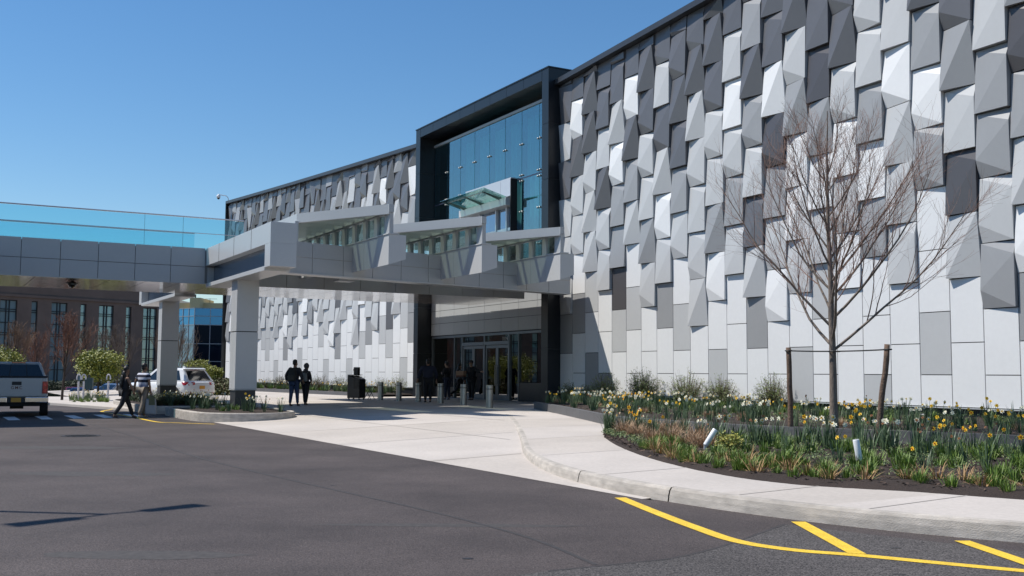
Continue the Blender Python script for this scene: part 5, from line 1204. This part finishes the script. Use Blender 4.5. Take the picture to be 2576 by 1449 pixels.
g=MB(); g.tube([(-2.75,.62,.40),(-2.2,.62,.40)],.035,8); g.build('exhaust',CHR,pw)

# ================================================================== people
def skin_mesh(name,verts,edges,radii,mats,parent,sub=1,fat=1.0):
    me=bpy.data.meshes.new(name); me.from_pydata([tuple(v) for v in verts],edges,[])
    o=bpy.data.objects.new(name,me); C.objects.link(o); md=o.modifiers.new('s','SKIN'); md.use_smooth_shade=True
    for i,r in enumerate(radii):
        sv=me.skin_vertices[0].data[i]; r=r if isinstance(r,tuple) else (r,r); r=(r[0]*fat,r[1]*fat); sv.radius=r; sv.use_root=(i==0)
    if sub: sb=o.modifiers.new('u','SUBSURF'); sb.levels=sub; sb.render_levels=sub
    dg=bpy.context.evaluated_depsgraph_get(); dg.update(); m2=bpy.data.meshes.new_from_object(o.evaluated_get(dg)); m2.name=name
    bpy.data.objects.remove(o); m2.materials.clear(); m2.materials.append(mats)
    for p in m2.polygons: p.use_smooth=True
    o=bpy.data.objects.new(name,m2); C.objects.link(o); o.parent=parent; return o
class Sk:
    def __init__(s): s.v=[];s.e=[];s.r=[]
    def add(s,p,r,par=None): s.v.append(Vector(p)); s.r.append(r); i=len(s.v)-1; s.e.append((par,i)) if par is not None else None; return i
def person(label,loc,yaw,h,legs,arms,skin,top,trousers,shoes,hair,group=None,female=False,headturn=0,build=1.0,longhair=False,sleeve=1.0,cap=None,hood=None,coat=0,beard=0):
    """pose in metres for a 1.75 m body facing +y: legs ((thigh, shin) angles), arms ((elbow offset),(wrist offset)) for left(-x) and right(+x)"""
    t=thing('person',label,'person',loc,yaw,group); k=h/1.75; t.scale=(k,)*3
    hipz=.93; HJ=[];low=9
    for s_,(th,sh) in zip((-1,1),legs):
        hp=Vector((s_*.092,0,hipz)); kn=hp+Vector((s_*.01,sin(th),-cos(th)))*.445; an=kn+Vector((0,sin(th-sh),-cos(th-sh)))*.425; HJ.append((hp,kn,an)); low=min(low,an.z)
    dz=.075-low
    up=Vector((0,0,dz)); HJ=[(a+up,b+up,c+up) for a,b,c in HJ]; pel=Vector((0,0,.95))+up; w_=build
    sh_w=.165 if female else .19
    chest=pel+Vector((0,.01,.36)); neck=pel+Vector((0,.015,.53)); head0=neck+Vector((0,.02,.10)); head1=neck+Vector((0,.03,.20)); crown=neck+Vector((0,.015,.275))
    wa=[]
    for s_,(e,w2) in zip((-1,1),arms): S=pel+Vector((s_*sh_w*w_,0,.47)); E=S+Vector(e); Wr=E+Vector(w2); wa.append((S,E,Wr))
    # the body: one continuous surface
    b=Sk(); P0=b.add(pel,(.125*w_,.095*w_)); ab=b.add(pel+Vector((0,.0,.17)),(.115*w_,.085*w_),P0); c=b.add(chest,(.13*w_,.09*w_),ab); nb=b.add(neck-Vector((0,0,.03)),(.055,.055),c); nk=b.add(neck+Vector((0,.008,.04)),(.052,.052),nb)
    h0=b.add(head0,(.062,.075),nk); h1=b.add(head1,(.075,.092),h0); b.add(crown,(.055,.065),h1)
    R=Matrix.Rotation(headturn,3,'Z')
    b.add(head0+R@Vector((0,.098,.035)),.014,h0)
    for s_ in (-1,1): b.add(head1+R@Vector((s_*.085,-.005,-.045)),(.012,.02),h1)
    for (S,E,Wr),s_ in zip(wa,(-1,1)):
        i=b.add(S,.05*w_,c); i=b.add(E,.038*w_,i); i=b.add(Wr,.026,i); d=(Wr-E).normalized(); pm=b.add(Wr+d*.055,(.036,.018),i)
        sd=d.cross(Vector((0,1,0))); sd=sd.normalized() if sd.length>.1 else Vector((1,0,0)); fw=d.cross(sd).normalized()
        for q,(o_,l) in enumerate(((-.028,.062),(-.010,.078),(.010,.074),(.028,.058))):
            k1=b.add(Wr+d*.098+sd*o_*1.05,.0095,pm); k2=b.add(Wr+d*(.098+l*.5)+sd*o_*1.1+fw*.006,.0085,k1); b.add(Wr+d*(.098+l*.9)+sd*o_+fw*.024,.0075,k2)
        k1=b.add(Wr+d*.05+sd*(-.045)+fw*.018,.011,pm); b.add(Wr+d*.085+sd*(-.055)+fw*.03,.009,k1)
    for (hp,kn,an) in HJ:
        i=b.add(hp,.085*w_,P0); i=b.add(hp.lerp(kn,.5),.075*w_,i); i=b.add(kn,.054,i); i=b.add(kn.lerp(an,.4),.05,i); i=b.add(an,.036,i); 
        d=Vector((0,1,0)); b.add(an+Vector((0,.14,-.05)),(.034,.022),i)
    skin_mesh('body',b.v,b.e,b.r,skin,t,1,1.1)
    # clothing
    s=Sk(); zt=Vector((0,0,-.04-coat)); p=s.add(pel+zt,(.155*w_,.122*w_)); a_=s.add(pel+Vector((0,0,.16)),((.128 if female else .14)*w_,.108*w_),p); c=s.add(chest,(.155*w_,.112*w_),a_); s.add(neck-Vector((0,0,.015)),(.072,.068),c)
    for (S,E,Wr) in wa:
        i=s.add(S,.068*w_,c); L1=1 if sleeve>.5 else .55
        if sleeve>.5: i=s.add(E,.054*w_,i); s.add(E.lerp(Wr,sleeve),.042,i)
        elif sleeve>0: s.add(S.lerp(E,.62),.062*w_,i)
    skin_mesh('top',s.v,s.e,s.r,top,t,1,1.22)
    s=Sk(); p=s.add(pel+Vector((0,0,.02)),(.142*w_,.112*w_))
    for hp,kn,an in HJ:
        i=s.add(hp,.10*w_,p); i=s.add(hp.lerp(kn,.5),.088*w_,i); i=s.add(kn,.067*w_,i); i=s.add(kn.lerp(an,.45),.062,i); s.add(an+Vector((0,0,.02)),.052,i)
    skin_mesh('trousers',s.v,s.e,s.r,trousers,t,1,1.16)
    for hp,kn,an in HJ:
        s=Sk(); p=s.add(an+Vector((0,-.035,-.03)),(.044,.036)); i=s.add(an+Vector((0,.05,-.036)),(.047,.034),p); i=s.add(an+Vector((0,.15,-.05)),(.046,.024),i); skin_mesh('shoe',s.v,s.e,s.r,shoes,t,1,1.15)
    def blob(name,parts,m):
        bm=bmesh.new()
        for c_,rx,ry,rz_ in parts: bmesh.ops.create_icosphere(bm,subdivisions=3,radius=1,matrix=Matrix.Translation(c_)@R.to_4x4()@Matrix.Diagonal((rx,ry,rz_,1)))
        for v in bm.verts: v.co+=Vector((1,1,1))*.006*noise.noise(v.co*22)
        me=bpy.data.meshes.new(name); bm.to_mesh(me); bm.free(); me.materials.append(m)
        for p_ in me.polygons: p_.use_smooth=True
        o=bpy.data.objects.new(name,me); C.objects.link(o); o.parent=t
    HC=head1+Vector((0,-.004,.012))
    if hair:
        parts=[(HC+R@Vector((0,-.018,.022)),.088,.104,.098),(HC+R@Vector((0,-.045,-.04)),.076,.070,.085)]
        if longhair: parts+=[(neck+Vector((0,-.075,.03)),.095,.062,.14),(chest+Vector((0,-.135,.03)),.10,.05,.17),(chest+Vector((0,-.15,-.10)),.075,.04,.13)]
        blob('hair',parts,hair)
    if hood: blob('hood',[(HC+R@Vector((0,-.012,.01)),.118,.125,.135),(neck+Vector((0,-.04,.02)),.115,.10,.09)],hood)
    if cap:
        g=MB(); M=Matrix.Translation(crown-Vector((0,0,.055)))@R.to_4x4(); g.lathe([(.098,-.02),(.10,.02),(.085,.06),(.04,.085),(.0,.09)],16,0,M); g.hexa([M@Vector(v) for v in ((-.07,.07,-.02),(.07,.07,-.02),(.05,.18,-.035),(-.05,.18,-.035))],[M@Vector(v) for v in ((-.07,.07,-.008),(.07,.07,-.008),(.05,.18,-.025),(-.05,.18,-.025))]); g.build('cap',cap,t)
    t['_k']=k; return t,{'pel':pel,'chest':chest,'neck':neck,'arms':wa,'legs':HJ}
def tow(t,p): return Matrix.Translation(t.location)@Matrix.Rotation(t.rotation_euler.z,4,'Z')@Matrix.Scale(t['_k'],4)@p
SKB=mat('skin_brown',(.26,.145,.095),.55); SKT=mat('skin_tan',(.34,.20,.14),.55); BLKC=mat('cloth_black',(.014,.014,.018),.85); NAVY=mat('cloth_navy',(.018,.022,.045),.85); CHAR=mat('cloth_charcoal',(.030,.030,.036),.9); JEAN=mat('cloth_denim',(.035,.055,.115),.85,var=.2,scale=20); KHAKI=mat('cloth_khaki',(.20,.17,.14),.85,var=.1); HAIRB=mat('hair_black',(.010,.009,.009),.5); SHOE=mat('shoe_dark',(.035,.03,.03),.6); SHW=mat('shoe_grey',(.35,.34,.33),.6); BOOT=mat('boot_brown',(.05,.022,.014),.6)
def striped():
    m=bpy.data.materials.new('striped_cotton'); m.use_nodes=True; nt=m.node_tree; b=nt.nodes['Principled BSDF']; b.inputs['Roughness'].default_value=.85
    tc=nd(nt,'ShaderNodeTexCoord'); sp=nd(nt,'ShaderNodeSeparateXYZ'); nt.links.new(tc.outputs['Object'],sp.inputs[0])
    r=nd(nt,'ShaderNodeValToRGB'); r.color_ramp.interpolation='CONSTANT'; e=r.color_ramp.elements; Wc=(.55,.57,.68,1); Bc=(.012,.014,.035,1); Lc=(.27,.31,.48,1)
    e[0].position=0; e[0].color=Wc; e[1].position=.18; e[1].color=Lc
    for p,c in ((.34,Wc),(.46,Bc),(.60,Wc),(.72,Bc),(.86,Wc),(.95,Bc)): k=e.new(p); k.color=c
    mr=nd(nt,'ShaderNodeMapRange'); mr.inputs[1].default_value=.88; mr.inputs[2].default_value=1.50; nt.links.new(sp.outputs[2],mr.inputs[0]); nt.links.new(mr.outputs[0],r.inputs[0]); nt.links.new(r.outputs[0],b.inputs['Base Color']); return m
rz0=lambda b:0.005
# couple walking past the crosswalk
pA=G(312,1052.5,rz0); pB=G(358,1051,rz0); wy=radians(-58)
tA,jA=person('woman in black sleeveless top and long black hair striding past the crosswalk',pA,radians(-46),1.76,((radians(26),radians(6)),(radians(-20),radians(16))),(((-.06,-.04,-.27),(.0,.08,-.24)),((.07,.08,-.25),(.02,.10,-.22))),SKB,BLKC,BLKC,SHOE,HAIRB,female=True,longhair=True,sleeve=.0)
tB,jB=person('man in blue and white striped shirt and khaki trousers carrying a shopping bag',pB,radians(-22),1.82,((radians(14),radians(4)),(radians(-12),radians(12))),(((-.12,-.04,-.25),(-.06,.05,-.24)),((.05,.0,-.28),(.02,.05,-.25))),SKB,striped(),KHAKI,SHW,HAIRB,sleeve=.3)
w_=tow(tB,jB['arms'][1][2]); bagp=Vector((w_.x+.02,w_.y,w_.z-.10)); g=MB()
top=[(-.17,-.05,-.16),(.17,-.05,-.16),(.17,.05,-.16),(-.17,.05,-.16)]; bot=[(-.19,-.09,-.70),(.21,-.09,-.72),(.21,.09,-.72),(-.19,.09,-.70)]; g.hexa(bot,top)
bag=thing('shopping_bag','full pale grey plastic shopping bag hanging from the striped shirt man','bag',bagp,radians(12)); g.build('sack',mat('bag_plastic',(.25,.26,.28),.35),bag,bevel=.05)
g=MB(); g.hexa([(-.05,-.08,-.38),(.15,-.08,-.38),(.14,-.02,-.38),(-.05,-.02,-.38)],[(-.05,-.08,-.06),(.13,-.08,-.06),(.12,-.02,-.06),(-.05,-.02,-.06)]); g.build('paper_bag',mat('bag_olive',(.10,.11,.06),.7),bag)
g=MB(); g.tube([(-.14,0,-.17),(-.02,0,.08),(.14,0,-.17)],.008,6); g.build('handle',mat('bag_plastic',(.25,.26,.28),.35),bag)
# backpack couple
ya=radians(-20)
tC,jC=person('tall man in dark jacket and blue jeans wearing a dark backpack, seen from behind',G(739,1021.5,pz),ya,1.84,((radians(-7),radians(3)),(radians(9),radians(3))),(((-.13,-.06,-.25),(-.02,.10,-.20)),((.13,-.06,-.25),(.0,.12,-.18))),SKB,CHAR,JEAN,BOOT,HAIRB,sleeve=.9,build=1.12)
tD,jD=person('shorter hooded woman in dark leggings wearing a small grey backpack',G(768,1019,pz),ya,1.66,((radians(8),radians(2)),(radians(-6),radians(4))),(((-.05,.0,-.27),(.02,.08,-.22)),((.07,.0,-.26),(.0,.10,-.22))),SKT,CHAR,BLKC,BOOT,None,female=True,sleeve=.6,hood=mat('hood_grey',(.07,.065,.07),.9))
def backpack(t,j,lab,m,m2,sx,sz_,dy):
    c=tow(t,j['chest']+Vector((0,-.12-dy,-.10))); o=thing('backpack',lab,'backpack',c,t.rotation_euler.z); k=sx
    g=MB(); g.hexa([(-k,-.09,-sz_),(k,-.09,-sz_),(k,.07,-sz_),(-k,.07,-sz_)],[(-k*.78,-.05,sz_),(k*.78,-.05,sz_),(k*.78,.07,sz_),(-k*.78,.07,sz_)]); g.build('sack',m,o,bevel=.05)
    g=MB(); g.hexa([(-k*.72,-.135,-sz_*.85),(k*.72,-.135,-sz_*.85),(k*.72,-.08,-sz_*.85),(-k*.72,-.08,-sz_*.85)],[(-k*.66,-.115,-sz_*.05),(k*.66,-.115,-sz_*.05),(k*.66,-.06,-sz_*.05),(-k*.66,-.06,-sz_*.05)]); g.build('pocket',m2,o,bevel=.03)
    for s_ in (-1,1): g=MB(); g.tube([(s_*.10,.05,sz_*.9),(s_*.13,.10,sz_*1.15),(s_*.15,.24,sz_*.9),(s_*.15,.26,0)],.016,6); g.build('strap',m2,o)
    return o
backpack(tC,jC,'dark olive backpack on the tall man in jeans',mat('pack_dark',(.03,.032,.03),.8),mat('pack_olive',(.06,.055,.045),.8),.19,.27,.06)
backpack(tD,jD,'small light grey backpack on the hooded woman',mat('pack_grey',(.22,.24,.25),.7),mat('pack_grey2',(.15,.165,.175),.7),.145,.18,.05)
# people at the doors
tE,_=person('broad person in a long navy coat standing with back turned by the bollards',G(1076,1012.5,sz),radians(10),1.88,((radians(4),radians(2)),(radians(-4),radians(3))),(((-.12,.02,-.26),(-.05,.08,-.22)),((.10,.02,-.26),(.02,.08,-.23))),SKB,NAVY,BLKC,SHOE,HAIRB,build=1.28,coat=.22,sleeve=.9)
tF,_=person('person in black jacket with folded forearms standing in front of the dark glass',W(7.95,.9,.29),radians(60),1.83,((radians(3),radians(2)),(radians(-3),radians(2))),(((-.10,.05,-.25),(.16,.17,.05)),((.10,.05,-.25),(-.14,.18,.03))),SKT,BLKC,NAVY,SHOE,HAIRB,sleeve=.8,headturn=radians(-20))
tG,_=person('dark haired woman with grey top walking in through the left door leaf',W(8.75,-.15,.29),radians(-62),1.78,((radians(22),radians(4)),(radians(-24),radians(30))),(((-.05,-.06,-.26),(.0,.08,-.22)),((.05,.06,-.26),(.0,.12,-.2))),SKT,mat('cloth_grey',(.12,.12,.13),.85),BLKC,SHOE,HAIRB,female=True,longhair=True,sleeve=.9)
tH,jH=person('doorman in dark uniform and peaked cap stretching one arm towards the doors',W(6.82,.15,.29),radians(150),1.88,((radians(4),radians(2)),(radians(-3),radians(2))),(((-.20,.10,-.15),(-.22,.10,.0)),((.06,.08,-.25),(-.02,.22,.03))),SKT,BLKC,BLKC,SHOE,HAIRB,sleeve=.9,cap=BLKC,headturn=radians(25),build=1.08)
w_=tow(tH,jH['arms'][1][2]); bx=thing('cardboard_box','small tan cardboard box held in front of the doorman','box',w_+Vector((-.10,-.12,-.03)),radians(-30))
g=MB(); g.box(-.21,.21,-.13,.13,-.14,.14); g.build('carton',mat('cardboard',(.33,.20,.13),.8),bx,bevel=.006); g=MB(); g.box(-.212,.212,-.132,.132,-.142,-.07); g.build('lower_band',mat('cardboard_dark',(.13,.05,.03),.8),bx)
for o in list(bpy.data.objects):
    if '_k' in o: del o['_k']

for o in bpy.data.objects:
    for k in ('_off',):
        if k in o: del o[k]
